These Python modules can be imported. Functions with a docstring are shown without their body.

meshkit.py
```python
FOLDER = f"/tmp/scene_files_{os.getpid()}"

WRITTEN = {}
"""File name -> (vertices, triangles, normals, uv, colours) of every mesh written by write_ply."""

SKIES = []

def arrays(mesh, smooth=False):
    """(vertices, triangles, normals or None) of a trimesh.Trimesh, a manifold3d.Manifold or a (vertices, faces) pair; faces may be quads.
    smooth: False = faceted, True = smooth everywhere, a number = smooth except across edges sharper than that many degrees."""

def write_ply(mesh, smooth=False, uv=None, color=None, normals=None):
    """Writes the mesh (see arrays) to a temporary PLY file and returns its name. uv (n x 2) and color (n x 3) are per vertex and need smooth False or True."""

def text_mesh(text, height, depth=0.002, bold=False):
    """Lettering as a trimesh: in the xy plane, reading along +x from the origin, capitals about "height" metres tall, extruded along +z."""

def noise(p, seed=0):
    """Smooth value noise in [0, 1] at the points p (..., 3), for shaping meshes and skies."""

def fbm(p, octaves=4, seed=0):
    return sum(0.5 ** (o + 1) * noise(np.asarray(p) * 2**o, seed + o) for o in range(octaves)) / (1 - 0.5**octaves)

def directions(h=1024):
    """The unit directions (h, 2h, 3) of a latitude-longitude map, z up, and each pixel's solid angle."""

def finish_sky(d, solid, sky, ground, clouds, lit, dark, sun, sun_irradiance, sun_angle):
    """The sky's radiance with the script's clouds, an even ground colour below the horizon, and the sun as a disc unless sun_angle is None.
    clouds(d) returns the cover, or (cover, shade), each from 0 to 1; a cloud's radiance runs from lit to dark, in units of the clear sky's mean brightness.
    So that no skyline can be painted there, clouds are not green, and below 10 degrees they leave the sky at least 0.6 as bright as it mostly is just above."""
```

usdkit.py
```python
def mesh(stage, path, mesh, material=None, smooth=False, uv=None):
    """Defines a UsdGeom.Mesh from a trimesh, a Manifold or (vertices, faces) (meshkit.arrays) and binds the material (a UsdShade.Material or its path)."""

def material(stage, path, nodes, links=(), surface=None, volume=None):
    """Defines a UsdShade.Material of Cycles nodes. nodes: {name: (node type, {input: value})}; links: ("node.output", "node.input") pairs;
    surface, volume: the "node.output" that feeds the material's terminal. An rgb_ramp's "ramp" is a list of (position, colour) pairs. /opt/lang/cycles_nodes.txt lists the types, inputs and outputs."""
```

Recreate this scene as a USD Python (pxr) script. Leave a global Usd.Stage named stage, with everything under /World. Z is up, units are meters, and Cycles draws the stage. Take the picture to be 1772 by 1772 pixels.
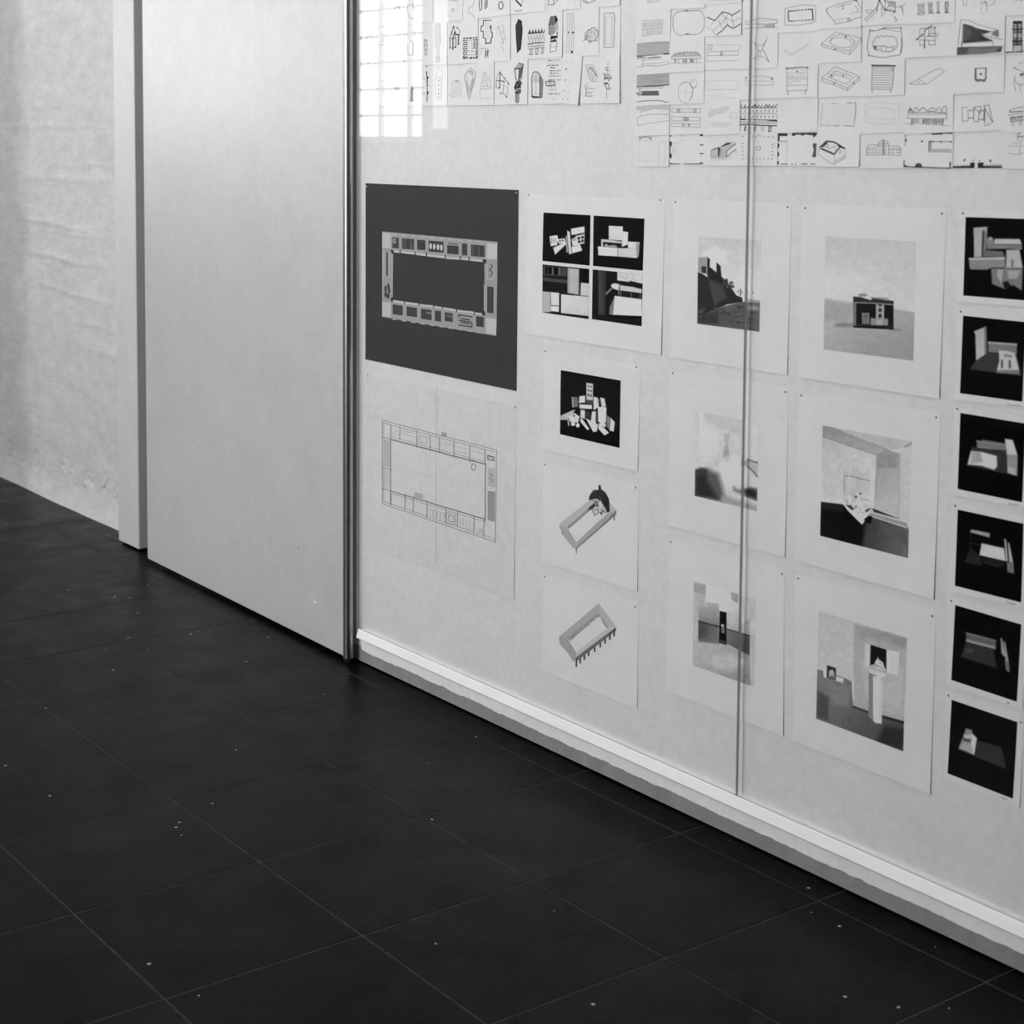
"""A glazed display of drawings and photographs beside a white sliding door, dark stone floor, black-and-white.
World: x runs along the display wall (to the right in the picture), y into that wall, z up, metres; the camera stands over the origin."""
import math
import numpy as np
import trimesh
import mapbox_earcut
import usdkit
import meshkit
from pxr import Gf, Sdf, Usd, UsdGeom, UsdLux, UsdShade, Vt

stage = Usd.Stage.CreateInMemory()
UsdGeom.SetStageUpAxis(stage, "Z")
UsdGeom.SetStageMetersPerUnit(stage, 1.0)
UsdGeom.Xform.Define(stage, "/World")
RNG = np.random.default_rng(7)

# ------------------------------------------------------------------ camera
YAW, PITCH, ROLL, FOCAL, CX, CY, EYE = -0.92709532, 0.08055892, 0.0075365, 2916.83, 886.0, 486.756, 1.55
EXPOSURE = 0.13


def _axes():
    right = np.array([math.cos(YAW), -math.sin(YAW), 0.0])
    fwd = np.array([math.sin(YAW), math.cos(YAW), 0.0])
    up = np.array([0, 0, 1.0])
    f = fwd * math.cos(PITCH) - up * math.sin(PITCH)
    u = up * math.cos(PITCH) + fwd * math.sin(PITCH)
    return right * math.cos(ROLL) + u * math.sin(ROLL), u * math.cos(ROLL) - right * math.sin(ROLL), f


CR, CU, CF = _axes()
cam = UsdGeom.Camera.Define(stage, "/World/camera")
m4 = np.eye(4)
m4[0, :3], m4[1, :3], m4[2, :3], m4[3, :3] = CR, CU, -CF, (0, 0, EYE)
cam.AddTransformOp().Set(Gf.Matrix4d(m4.tolist()))
cam.CreateHorizontalApertureAttr(36.0)
cam.CreateVerticalApertureAttr(36.0)
cam.CreateFocalLengthAttr(36.0 * FOCAL / 1772)
cam.CreateHorizontalApertureOffsetAttr(0.0)
cam.CreateVerticalApertureOffsetAttr(-(886.0 - CY) / 1772 * 36.0)
cam.CreateClippingRangeAttr((0.05, 200.0))
cam.CreateExposureAttr(EXPOSURE)
cam.CreateFStopAttr(6.3)
cam.CreateFocusDistanceAttr(4.5)

# ------------------------------------------------------------------ light: an even overcast sky, the room's windows, and unseen openings added as fill
SKY = 1.0
dome = UsdLux.DomeLight.Define(stage, "/World/sky")
dome.CreateIntensityAttr(SKY)
dome.CreateColorAttr(Gf.Vec3f(1, 1, 1))


def daylight(name, cx, cy, cz, w, h, out, intensity):
    """Light of one window opening: a rectangle just outside the pane. out: 'y' faces +y (window in the opposite wall)."""
    l = UsdLux.RectLight.Define(stage, "/World/" + name)
    l.CreateWidthAttr(w)
    l.CreateHeightAttr(h)
    l.CreateIntensityAttr(intensity)
    l.CreateColorAttr(Gf.Vec3f(1, 1, 1))
    l.AddTranslateOp().Set((cx, cy, cz))
    if out == 'y':      # light shines along its -z; turn -z to +y
        l.AddRotateXYZOp().Set((90, 0, 0))
    return l


OPP = -2.6                      # the opposite wall's face
ROOM_X0, ROOM_X1, ROOM_H = -22.0, 4.0, 4.3
L_SIDE, L_NARROW, L_FAR, L_HIGH_FILL, L_REAR_FILL = 3.2, 1.3, 22.0, 14.5, 13.5
WINDOWS = [(-13.95, -11.66, 1.57, 2.95, L_SIDE), (-11.55, -11.27, 1.67, 2.95, L_NARROW),      # down the room: seen mirrored in the glass
           (-17.2, -14.9, 1.57, 3.75, L_FAR), (-20.5, -18.2, 1.57, 3.75, L_FAR),
           (-10.4, -8.0, 3.0, 4.05, L_HIGH_FILL), (-7.2, -4.8, 3.0, 4.05, L_HIGH_FILL),                     # unseen high windows, added as soft fill
           (-5.45, -3.1, 1.1, 3.9, L_REAR_FILL)]                        # unseen tall window, added to light the display from the front
for k, (a, b, z0, z1, power) in enumerate(WINDOWS):
    daylight("daylight" + ("" if k == 0 else f"_{k:03d}"), (a + b) / 2, OPP - (0.34 if b - a > 1 else 0.035), (z0 + z1) / 2, b - a - 0.02, z1 - z0 - 0.02, 'y', power)

FILL_SLOT = (-9.0, -0.5, 1.35, 1.75)         # unseen ceiling slot along the display, added to light it from above
roof = UsdLux.RectLight.Define(stage, "/World/roof_daylight")
roof.CreateWidthAttr(FILL_SLOT[1] - FILL_SLOT[0] - 0.02)
roof.CreateHeightAttr(FILL_SLOT[3] - FILL_SLOT[2] - 0.02)
roof.CreateIntensityAttr(3.2)
roof.AddTranslateOp().Set(((FILL_SLOT[0] + FILL_SLOT[1]) / 2, (FILL_SLOT[2] + FILL_SLOT[3]) / 2, ROOM_H + 0.19))

# ------------------------------------------------------------------ helpers
USED = {}


def numbered(parent, name):
    k = USED.get((parent, name), -1) + 1
    USED[(parent, name)] = k
    return f"{parent}/{name}" + (f"_{k:03d}" if k else "")


def tag(prim, label=None, cat=None, group=None, kind=None):
    for key, v in (("label", label), ("category", cat), ("group", group), ("kind", kind)):
        if v:
            prim.SetCustomDataByKey(key, v)
    return prim


def obj(name, mesh, mat, parent="/World", smooth=False, tone=None):
    path = numbered(parent, name)
    m = usdkit.mesh(stage, path, mesh, mat, smooth=smooth)
    if tone is not None:
        UsdGeom.PrimvarsAPI(m).CreatePrimvar("tone", Sdf.ValueTypeNames.Color3fArray, "vertex").Set(
            Vt.Vec3fArray.FromNumpy(np.repeat(np.asarray(tone, np.float32)[:, None], 3, 1).copy()))
    return m.GetPrim()


def thing(name, label, cat=None, group=None, kind=None):
    x = UsdGeom.Xform.Define(stage, numbered("/World", name))
    return tag(x.GetPrim(), label, cat, group, kind)


def pth(prim):
    return str(prim.GetPath())


def box(x0, x1, y0, y1, z0, z1, bevel=0.0):
    if bevel <= 0:
        b = trimesh.creation.box([x1 - x0, y1 - y0, z1 - z0])
        b.apply_translation([(x0 + x1) / 2, (y0 + y1) / 2, (z0 + z1) / 2])
        return b
    pts = []
    for sx, sy, sz in np.ndindex(2, 2, 2):
        c = np.array([(x0, x1)[sx], (y0, y1)[sy], (z0, z1)[sz]])
        d = np.array([(1, -1)[sx], (1, -1)[sy], (1, -1)[sz]]) * bevel
        for k in range(3):
            e = d.copy()
            e[k] = 0
            pts.append(c + e)
    return trimesh.convex.convex_hull(np.array(pts))


def join(parts):
    return trimesh.util.concatenate(parts)


def ray(px, py):
    """The direction in which the picture point (px, py) of the 1772 x 1772 photograph looks (used to measure positions)."""
    px, py = np.asarray(px, float), np.asarray(py, float)
    return CR * ((px - CX) / FOCAL)[..., None] - CU * ((py - CY) / FOCAL)[..., None] + CF


def on_wall(px, py, y):
    """Measured position (x, z) on the upright plane at depth y."""
    d = ray(px, py)
    t = y / d[..., 1]
    return np.stack([t * d[..., 0], EYE + t * d[..., 2]], -1)


def seen(p):
    q = np.asarray(p, float) - np.array([0, 0, EYE])
    w = q @ CF
    return np.stack([CX + FOCAL * (q @ CR) / w, CY - FOCAL * (q @ CU) / w], -1)


def lin(t):
    c = np.clip(np.asarray(t, float), 0, 255) / 255
    return np.where(c < 0.04045, c / 12.92, ((c + 0.055) / 1.055) ** 2.4)


# ------------------------------------------------------------------ materials
def principled(name, color, rough=0.6, spec=0.5, noise=None, bump=None, extra=None, metallic=0.0):
    """noise: (scale, detail, low, high, stretch) multiplies the colour; bump: (scale, detail, distance, stretch)."""
    nodes = {"p": ("principled_bsdf", {"base_color": (color,) * 3, "roughness": rough, "specular_ior_level": spec, "metallic": metallic})}
    links = []
    if noise or bump:
        nodes["g"] = ("geometry", {})
    if noise:
        sc, det, lo, hi, st = noise
        nodes["m1"] = ("mapping", {"scale": st})
        nodes["n1"] = ("noise_texture", {"scale": sc, "detail": det, "roughness": 0.62})
        nodes["r1"] = ("rgb_ramp", {"ramp": [(0.3, (color * lo,) * 3), (0.7, (color * hi,) * 3)]})
        links += [("g.position", "m1.vector"), ("m1.vector", "n1.vector"), ("n1.fac", "r1.fac")]
        last = "r1.color"
        if extra:
            esc, edet, elo, ehi, est = extra
            nodes["m3"] = ("mapping", {"scale": est})
            nodes["n3"] = ("noise_texture", {"scale": esc, "detail": edet, "roughness": 0.6})
            nodes["r3"] = ("rgb_ramp", {"ramp": [(0.3, (elo,) * 3), (0.7, (ehi,) * 3)]})
            nodes["x3"] = ("mix", {"mix_type": "multiply", "fac": 1.0})
            links += [("g.position", "m3.vector"), ("m3.vector", "n3.vector"), ("n3.fac", "r3.fac"), (last, "x3.color1"), ("r3.color", "x3.color2")]
            last = "x3.color"
        links.append((last, "p.base_color"))
    if bump:
        sc, det, dist, st = bump
        nodes["m2"] = ("mapping", {"scale": st})
        nodes["n2"] = ("noise_texture", {"scale": sc, "detail": det, "roughness": 0.6})
        nodes["b"] = ("bump", {"distance": dist, "strength": 1.0})
        links += [("g.position", "m2.vector"), ("m2.vector", "n2.vector"), ("n2.fac", "b.height"), ("b.normal", "p.normal")]
    return usdkit.material(stage, "/World/Looks/" + name, nodes, links, surface="p.BSDF")


ONE = (1, 1, 1)
MAT = {}
MAT["board"] = principled("board_white", 0.83, 0.6, 0.25, noise=(46, 6, 0.935, 1.035, ONE), extra=(9, 5, 0.965, 1.02, ONE))
MAT["door"] = principled("door_white", 0.49, 0.33, 0.8, noise=(30, 7, 0.95, 1.035, ONE), extra=(6, 5, 0.955, 1.03, ONE), bump=(60, 4, 0.0004, ONE))


def plaster_material():
    """Lime plaster, mottled; the soft shade near its left end is painted into the colour."""
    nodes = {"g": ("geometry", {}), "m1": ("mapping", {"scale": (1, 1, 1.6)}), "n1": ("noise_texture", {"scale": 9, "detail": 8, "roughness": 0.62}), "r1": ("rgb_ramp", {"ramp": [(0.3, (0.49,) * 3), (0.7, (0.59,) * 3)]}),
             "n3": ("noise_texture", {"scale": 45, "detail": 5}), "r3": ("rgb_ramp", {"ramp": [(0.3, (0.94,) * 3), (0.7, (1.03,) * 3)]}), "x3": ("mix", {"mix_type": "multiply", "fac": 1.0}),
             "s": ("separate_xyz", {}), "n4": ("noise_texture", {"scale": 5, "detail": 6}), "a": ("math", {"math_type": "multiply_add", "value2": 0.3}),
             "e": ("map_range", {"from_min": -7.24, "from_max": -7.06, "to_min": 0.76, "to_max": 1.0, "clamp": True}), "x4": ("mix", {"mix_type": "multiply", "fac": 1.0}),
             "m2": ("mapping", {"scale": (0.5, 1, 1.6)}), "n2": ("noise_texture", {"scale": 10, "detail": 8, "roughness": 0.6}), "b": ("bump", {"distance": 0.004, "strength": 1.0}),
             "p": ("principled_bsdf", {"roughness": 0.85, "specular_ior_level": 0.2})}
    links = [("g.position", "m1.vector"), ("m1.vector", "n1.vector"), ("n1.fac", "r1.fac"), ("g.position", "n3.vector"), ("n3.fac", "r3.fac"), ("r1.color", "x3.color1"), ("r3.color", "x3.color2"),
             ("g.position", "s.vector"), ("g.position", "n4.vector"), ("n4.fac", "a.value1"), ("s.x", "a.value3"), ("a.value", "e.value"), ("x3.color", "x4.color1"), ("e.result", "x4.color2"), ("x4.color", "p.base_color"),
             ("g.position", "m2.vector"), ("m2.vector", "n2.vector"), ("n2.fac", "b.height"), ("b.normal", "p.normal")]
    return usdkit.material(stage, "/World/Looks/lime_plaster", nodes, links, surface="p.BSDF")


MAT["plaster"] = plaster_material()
MAT["post"] = principled("post_white", 0.55, 0.42, 0.5, noise=(26, 6, 0.95, 1.03, ONE), extra=(6, 4, 0.96, 1.03, ONE))
MAT["grey"] = principled("grey_base", 0.27, 0.7, 0.3, noise=(22, 7, 0.86, 1.1, (1, 1, 0.35)), extra=(90, 4, 0.94, 1.05, ONE), bump=(70, 4, 0.0012, ONE))
MAT["rail"] = principled("rail_white", 0.85, 0.35, 0.5, noise=(40, 5, 0.96, 1.02, (0.15, 1, 1)))
MAT["steel"] = principled("brushed_steel", 0.50, 0.32, 0.5, noise=(120, 3, 0.9, 1.08, (1, 1, 0.05)), metallic=1.0)
MAT["gap_shade"] = principled("painted_gap_shade", 0.012, 0.8, 0.1)  # black fillers that paint the shade of narrow gaps at the floor
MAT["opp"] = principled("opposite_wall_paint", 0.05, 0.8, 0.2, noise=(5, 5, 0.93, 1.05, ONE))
MAT["ceiling"] = principled("ceiling_paint", 0.62, 0.85, 0.2, noise=(4, 4, 0.95, 1.03, ONE))
MAT["frame"] = principled("window_frame_paint", 0.45, 0.5, 0.4)
MAT["dark"] = principled("dark_cloth", 0.02, 0.8, 0.1)
MAT["pin"] = principled("steel_pin", 0.16, 0.4, 0.5)
MAT["pin_light"] = principled("white_pin", 0.75, 0.4, 0.5)


def edge_material(name, color, fac):
    """The ground edge of a sheet of glass: part see-through, part milky."""
    nodes = {"t": ("transparent_bsdf", {"color": (0.95,) * 3}), "d": ("diffuse_bsdf", {"color": (color,) * 3}), "m": ("mix_closure", {"fac": fac})}
    return usdkit.material(stage, "/World/Looks/" + name, nodes, [("t.BSDF", "m.closure1"), ("d.BSDF", "m.closure2")], surface="m.closure")


MAT["glass_edge"] = edge_material("ground_glass_edge", 0.85, 0.22)
MAT["glass_edge_dark"] = edge_material("dark_glass_edge", 0.05, 0.5)  # darker, half clear edge at the seam
MAT["grout"] = principled("grout", 0.038, 0.9, 0.05, noise=(30, 5, 0.6, 1.35, ONE))


def glass_material():
    nodes = {"t": ("transparent_bsdf", {"color": (0.985,) * 3}), "g": ("glossy_bsdf", {"color": (1, 1, 1), "roughness": 0.004}),
             "f": ("fresnel", {"IOR": 1.5}), "m": ("mix_closure", {}),
             "e": ("geometry", {}), "i": ("map_range", {"to_min": 1.5, "to_max": 1 / 1.5})}      # both faces of the sheet mirror alike
    links = [("e.backfacing", "i.value"), ("i.result", "f.IOR"), ("f.fac", "m.fac"), ("t.BSDF", "m.closure1"), ("g.BSDF", "m.closure2")]
    return usdkit.material(stage, "/World/Looks/float_glass", nodes, links, surface="m.closure")


MAT["glass"] = glass_material()


def print_material():
    """Ink on paper: the tone comes with each flat printed shape."""
    nodes = {"a": ("attribute", {"attribute": "tone"}), "g": ("geometry", {}), "n": ("noise_texture", {"scale": 900, "detail": 2}),
             "r": ("rgb_ramp", {"ramp": [(0.25, (0.9,) * 3), (0.75, (1.1,) * 3)]}), "x": ("mix", {"mix_type": "multiply", "fac": 1.0}),
             "p": ("principled_bsdf", {"roughness": 0.6, "specular_ior_level": 0.02})}
    links = [("g.position", "n.vector"), ("n.fac", "r.fac"), ("a.color", "x.color1"), ("r.color", "x.color2"), ("x.color", "p.base_color")]
    return usdkit.material(stage, "/World/Looks/printed_ink", nodes, links, surface="p.BSDF")


MAT["print"] = print_material()


def paper_material(name, color, lo=0.975, hi=1.02):
    return principled(name, color, 0.7, 0.15, noise=(55, 6, lo, hi, ONE), extra=(11, 4, 0.975, 1.02, ONE))


MAT["paper"] = paper_material("white_paper", 0.86)
MAT["card"] = paper_material("sketch_card_paper", 0.855)
MAT["tracing"] = paper_material("tracing_paper", 0.78, 0.93, 1.04)
MAT["dark_paper"] = paper_material("dark_grey_print", 0.055, 0.93, 1.06)


def stone_material():
    """Dark honed stone: fine grain, faint clouding, a little polish, sparse pale specks of old paint."""
    nodes = {"g": ("geometry", {}), "o": ("object_info", {}),
             "n1": ("noise_texture", {"scale": 170, "detail": 4, "roughness": 0.7}), "r1": ("rgb_ramp", {"ramp": [(0.32, (0.0008,) * 3), (0.55, (0.004,) * 3), (0.72, (0.011,) * 3)]}),
             "n2": ("noise_texture", {"scale": 5.0, "detail": 9, "roughness": 0.66}), "r2": ("rgb_ramp", {"ramp": [(0.32, (0.45,) * 3), (0.5, (0.95,) * 3), (0.72, (2.0,) * 3)]}),
             "x": ("mix", {"mix_type": "multiply", "fac": 1.0}),
             "r4": ("map_range", {"to_min": 0.8, "to_max": 1.2}), "x2": ("mix", {"mix_type": "multiply", "fac": 1.0}),
             "v": ("voronoi_texture", {"scale": 12.0}), "lt": ("math", {"math_type": "less_than", "value2": 0.045}),
             "sep": ("separate_color", {}), "pick": ("math", {"math_type": "greater_than", "value2": 0.35}), "both": ("math", {"math_type": "multiply"}),
             "x3": ("mix", {"mix_type": "mix", "color2": (0.34,) * 3}),
             "n5": ("noise_texture", {"scale": 7.0, "detail": 6}), "r5": ("map_range", {"from_min": 0.3, "from_max": 0.7, "to_min": 0.13, "to_max": 0.30}),
             "b": ("bump", {"distance": 0.0009, "strength": 1.0}),
             "p": ("principled_bsdf", {"specular_ior_level": 0.5, "ior": 1.10})}
    links = [("g.position", "n1.vector"), ("n1.fac", "r1.fac"), ("g.position", "n2.vector"), ("n2.fac", "r2.fac"), ("r1.color", "x.color1"), ("r2.color", "x.color2"),
             ("o.random", "r4.value"), ("x.color", "x2.color1"), ("r4.result", "x2.color2"),
             ("g.position", "v.vector"), ("v.distance", "lt.value1"), ("v.color", "sep.color"), ("sep.r", "pick.value1"), ("lt.value", "both.value1"), ("pick.value", "both.value2"),
             ("both.value", "x3.fac"), ("x2.color", "x3.color1"), ("x3.color", "p.base_color"),
             ("g.position", "n5.vector"), ("n5.fac", "r5.value"), ("r5.result", "p.roughness"), ("n1.fac", "b.height"), ("b.normal", "p.normal")]
    return usdkit.material(stage, "/World/Looks/dark_stone", nodes, links, surface="p.BSDF")


MAT["stone"] = stone_material()

# ------------------------------------------------------------------ the setting
WALL = 2.615            # face of the grey base wall
BOARD = 2.612           # face of the white board on it
PAPER = 2.6117          # where sheets lie
PLASTER = 2.76
POST = 2.656
SEAM_X = -2.6145

TILE, TX0, TY0 = 0.4207, -1.888, 2.5335
floor = thing("floor", "dark stone tiled floor with thin joints", kind="structure")
obj("grout_bed", box(ROOM_X0, ROOM_X1, OPP, 3.2, -0.12, -0.0007), MAT["grout"], pth(floor))
rng = np.random.default_rng(3)


def tile_mesh(x0, x1, y0, y1, top):
    g, c = 0.0022, 0.0006
    x0, x1, y0, y1 = x0 + g, x1 - g, y0 + g, y1 - g
    v = [(x0, y0, -0.02), (x1, y0, -0.02), (x1, y1, -0.02), (x0, y1, -0.02),
         (x0, y0, top - c), (x1, y0, top - c), (x1, y1, top - c), (x0, y1, top - c),
         (x0 + c, y0 + c, top), (x1 - c, y0 + c, top), (x1 - c, y1 - c, top), (x0 + c, y1 - c, top)]
    f = []
    for a in (0, 4):
        for k in range(4):
            f.append((a + k, a + (k + 1) % 4, a + 4 + (k + 1) % 4, a + 4 + k))
    f.append((8, 9, 10, 11))
    return np.array(v), np.array(f)


rows = [(TY0 - (k + 1) * TILE, TY0 - k * TILE) for k in range(6)]
for kx in range(-2, 17):
    x1 = TX0 - kx * TILE
    x0 = x1 - TILE
    for y0, y1 in rows:
        if kx > 7 and y1 < 0.6:
            continue
        obj("tile", tile_mesh(x0, x1, y0, y1, rng.uniform(-0.0004, 0.0004)), MAT["stone"], pth(floor))
    obj("tile", tile_mesh(x0, x1, TY0, 2.95, rng.uniform(-0.0004, 0.0004)), MAT["stone"], pth(floor))
# the rest of the floor, out of the picture, as plain slabs of the same stone
xl, xr, yb = TX0 - 17 * TILE, TX0 + 2 * TILE, TY0 - 6 * TILE
for a, b, c, d in ((ROOM_X0, xl, OPP, 2.95), (xr, ROOM_X1, OPP, 2.95), (xl, xr, OPP, yb), (xl, TX0 - 8 * TILE, yb, TY0 - 5 * TILE)):
    obj("slab", box(a, b, c, d, -0.03, -0.0002), MAT["stone"], pth(floor))

# plaster wall at the far left: a gently uneven surface, worn along the floor, with shade painted at its left end
w = thing("wall_left", "white lime plastered wall with cracks, left of the door post", kind="structure")
nx, nz = 260, 275
gx = np.concatenate([np.linspace(ROOM_X0, -8.6, 40), np.linspace(-8.58, -5.86, nx - 40)])
gz = np.concatenate([np.linspace(0, 0.35, 50), np.linspace(0.36, 2.2, 205), np.linspace(2.25, ROOM_H, nz - 255)])
X, Z = np.meshgrid(gx, gz)
Pn = np.stack([X, Z, np.zeros_like(X)], -1)
Yw = PLASTER + 0.012 * (meshkit.fbm(Pn * [2.2, 3.5, 1], 4, 1) - 0.5)
for zc, xc, half, amp, tilt in ((1.205, -6.95, 0.42, 0.006, 0.035), (1.17, -6.7, 0.3, 0.004, 0.02), (1.06, -6.85, 0.5, 0.005, 0.03), (1.40, -6.8, 0.5, 0.004, 0.0), (1.46, -6.6, 0.4, 0.003, 0.0), (0.92, -6.75, 0.45, 0.005, 0.04), (0.80, -6.5, 0.3, 0.003, 0.02), (1.62, -6.9, 0.5, 0.003, 0.0), (0.70, -6.45, 0.2, 0.003, 0.01)):
    zz = zc - tilt * (X - xc) + 0.012 * (meshkit.noise(np.stack([X * 4, X * 0 + zc, X * 0], -1), 3) - 0.5)      # ridges left by the plasterer's float
    Yw = Yw - amp * np.clip(1 - np.abs(X - xc) / half, 0, 1) ** 0.5 * np.clip(1 - np.abs(Z - zz) / 0.022, 0, 1) * np.where(Z > zz, 0.4, 1)
foot = np.clip(1 - Z / 0.16, 0, 1)
Yw = Yw - 0.012 * foot ** 1.6 * meshkit.fbm(Pn * [3, 6, 1] + 9, 2, 4) - 0.022 * foot ** 2
chips = np.clip(meshkit.fbm(Pn * [26, 30, 1] + 3, 3, 8) - 0.56, 0, 1) * np.exp(-((Z - 0.14) / 0.05) ** 2)
Yw = Yw + chips * 0.03
v = np.stack([X, Yw, Z], -1).reshape(-1, 3)
i = np.arange(nx * nz).reshape(nz, nx)
f = np.stack([i[:-1, :-1], i[:-1, 1:], i[1:, 1:], i[1:, :-1]], -1).reshape(-1, 4)
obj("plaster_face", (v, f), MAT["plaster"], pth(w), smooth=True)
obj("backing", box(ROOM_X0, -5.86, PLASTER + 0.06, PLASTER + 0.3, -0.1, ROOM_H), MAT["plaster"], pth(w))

# door post: white boxed pier standing a little proud of the plaster
post = thing("trim_1", "white boxed door post, black strip painted as shadow at its foot", kind="structure")
obj("post_face", box(-6.077, -5.893, POST, POST + 0.20, 0.006, ROOM_H, 0.003), MAT["post"], pth(post))
obj("post_foot", box(-6.06, -5.91, POST + 0.012, POST + 0.19, 0.0, 0.006), MAT["gap_shade"], pth(post))

# the sliding door: one tall flush white leaf with a steel tube along its closing edge
door = thing("door_1", "tall flush white sliding door with steel tube edge", kind="structure")
dl, dr = np.array([-5.716, 2.611]), np.array([-4.262, 2.5795])
leaf_dir = (dr - dl) / np.linalg.norm(dr - dl)
leaf_n = np.array([-leaf_dir[1], leaf_dir[0]])


def along_door(s0, s1, d0, d1, z0, z1, bevel):
    b = box(s0, s1, d0, d1, z0, z1, bevel)
    vv = np.array(b.vertices)
    xy = dl + vv[:, :1] * leaf_dir + vv[:, 1:2] * leaf_n
    b.vertices = np.column_stack([xy, vv[:, 2]])
    return b


LEAF = float(np.linalg.norm(dr - dl))
obj("leaf", along_door(0, LEAF - 0.005, 0, 0.038, 0.014, 3.1, 0.002), MAT["door"], pth(door))
obj("edge_strip", along_door(LEAF - 0.005, LEAF - 0.002, -0.0005, 0.03, 0.014, 3.1, 0.0), MAT["rail"], pth(door))
tube_c = dl + (LEAF + 0.012) * leaf_dir + 0.006 * leaf_n
prof = [(0.0165, 0.008), (0.0165, 3.1)]
tube = trimesh.creation.revolve(np.array([(0.0, 0.009), (0.012, 0.009), (0.0155, 0.013), (0.0155, 3.1), (0, 3.1)]), sections=40)
tube.apply_translation([tube_c[0], tube_c[1], 0])
obj("edge_tube", tube, MAT["steel"], pth(door), smooth=40)
foot_ = trimesh.creation.revolve(np.array([(0.0, 0.0005), (0.013, 0.0005), (0.0135, 0.010), (0, 0.010)]), sections=32)
foot_.apply_translation([tube_c[0], tube_c[1], 0])
obj("tube_foot", foot_, MAT["gap_shade"], pth(door), smooth=40)
for s0, s1, zz0, zz1, m_ in ((0.372, 0.398, 0.502, 0.503, "grey"), (0.398, 0.4, 0.5025, 0.508, "grey"), (0.385, 0.405, 0.497, 0.4985, "rail"), (1.165, 1.169, 0.288, 0.292, "dark"), (1.262, 1.283, 0.138, 0.142, "rail")):
    obj("scratch", along_door(s0, s1, -0.0004, 0.001, zz0, zz1, 0.0), MAT[m_], pth(door))
# the opening behind the door
lintel = thing("wall_upper", "white wall above the sliding door", kind="structure")
obj("upper_face", box(-5.893, -4.27, POST + 0.02, POST + 0.2, 3.12, ROOM_H), MAT["post"], pth(lintel))
obj("recess_back", box(-5.95, -4.2, POST + 0.2, POST + 0.22, 0.0, 3.2), MAT["grey"], pth(lintel))

# display wall: grey base, painted white above a rough edge
wr = thing("wall_right", "display wall with grey base and white board above it", kind="structure")
BX0 = -4.2195
MAT["strip"] = principled("grey_end_strip", 0.6, 0.7, 0.3, noise=(22, 6, 0.93, 1.06, (1, 1, 0.3)))
obj("end_strip", box(-4.281, BX0 + 0.003, WALL, WALL + 0.25, 0.05, ROOM_H), MAT["strip"], pth(wr))
obj("grey_base", box(BX0 + 0.003, ROOM_X1, WALL, WALL + 0.25, 0.05, ROOM_H), MAT["grey"], pth(wr))
obj("grey_base", box(-4.281, ROOM_X1, WALL, WALL + 0.25, 0.004, 0.05), MAT["grey"], pth(wr))
obj("base_foot", box(-4.27, ROOM_X1, WALL + 0.01, WALL + 0.24, 0.0, 0.004), MAT["gap_shade"], pth(wr))
xs = np.arange(BX0, ROOM_X1, 0.006)
zedge = 0.0405 + 0.0022 * (meshkit.noise(np.stack([xs * 130, xs * 0, xs * 0], -1), 15) - 0.5) + 0.0035 * (meshkit.fbm(np.stack([xs * 9, xs * 0, xs * 0], -1), 4, 2) - 0.5) + 0.003 * (meshkit.noise(np.stack([xs * 38, xs * 0, xs * 0], -1), 5) - 0.5)
ring = np.vstack([np.column_stack([xs, zedge]), [[xs[-1], ROOM_H], [BX0, ROOM_H]]])
tri = mapbox_earcut.triangulate_float64(ring, np.array([len(ring)], np.uint32)).reshape(-1, 3)
n = len(ring)
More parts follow.
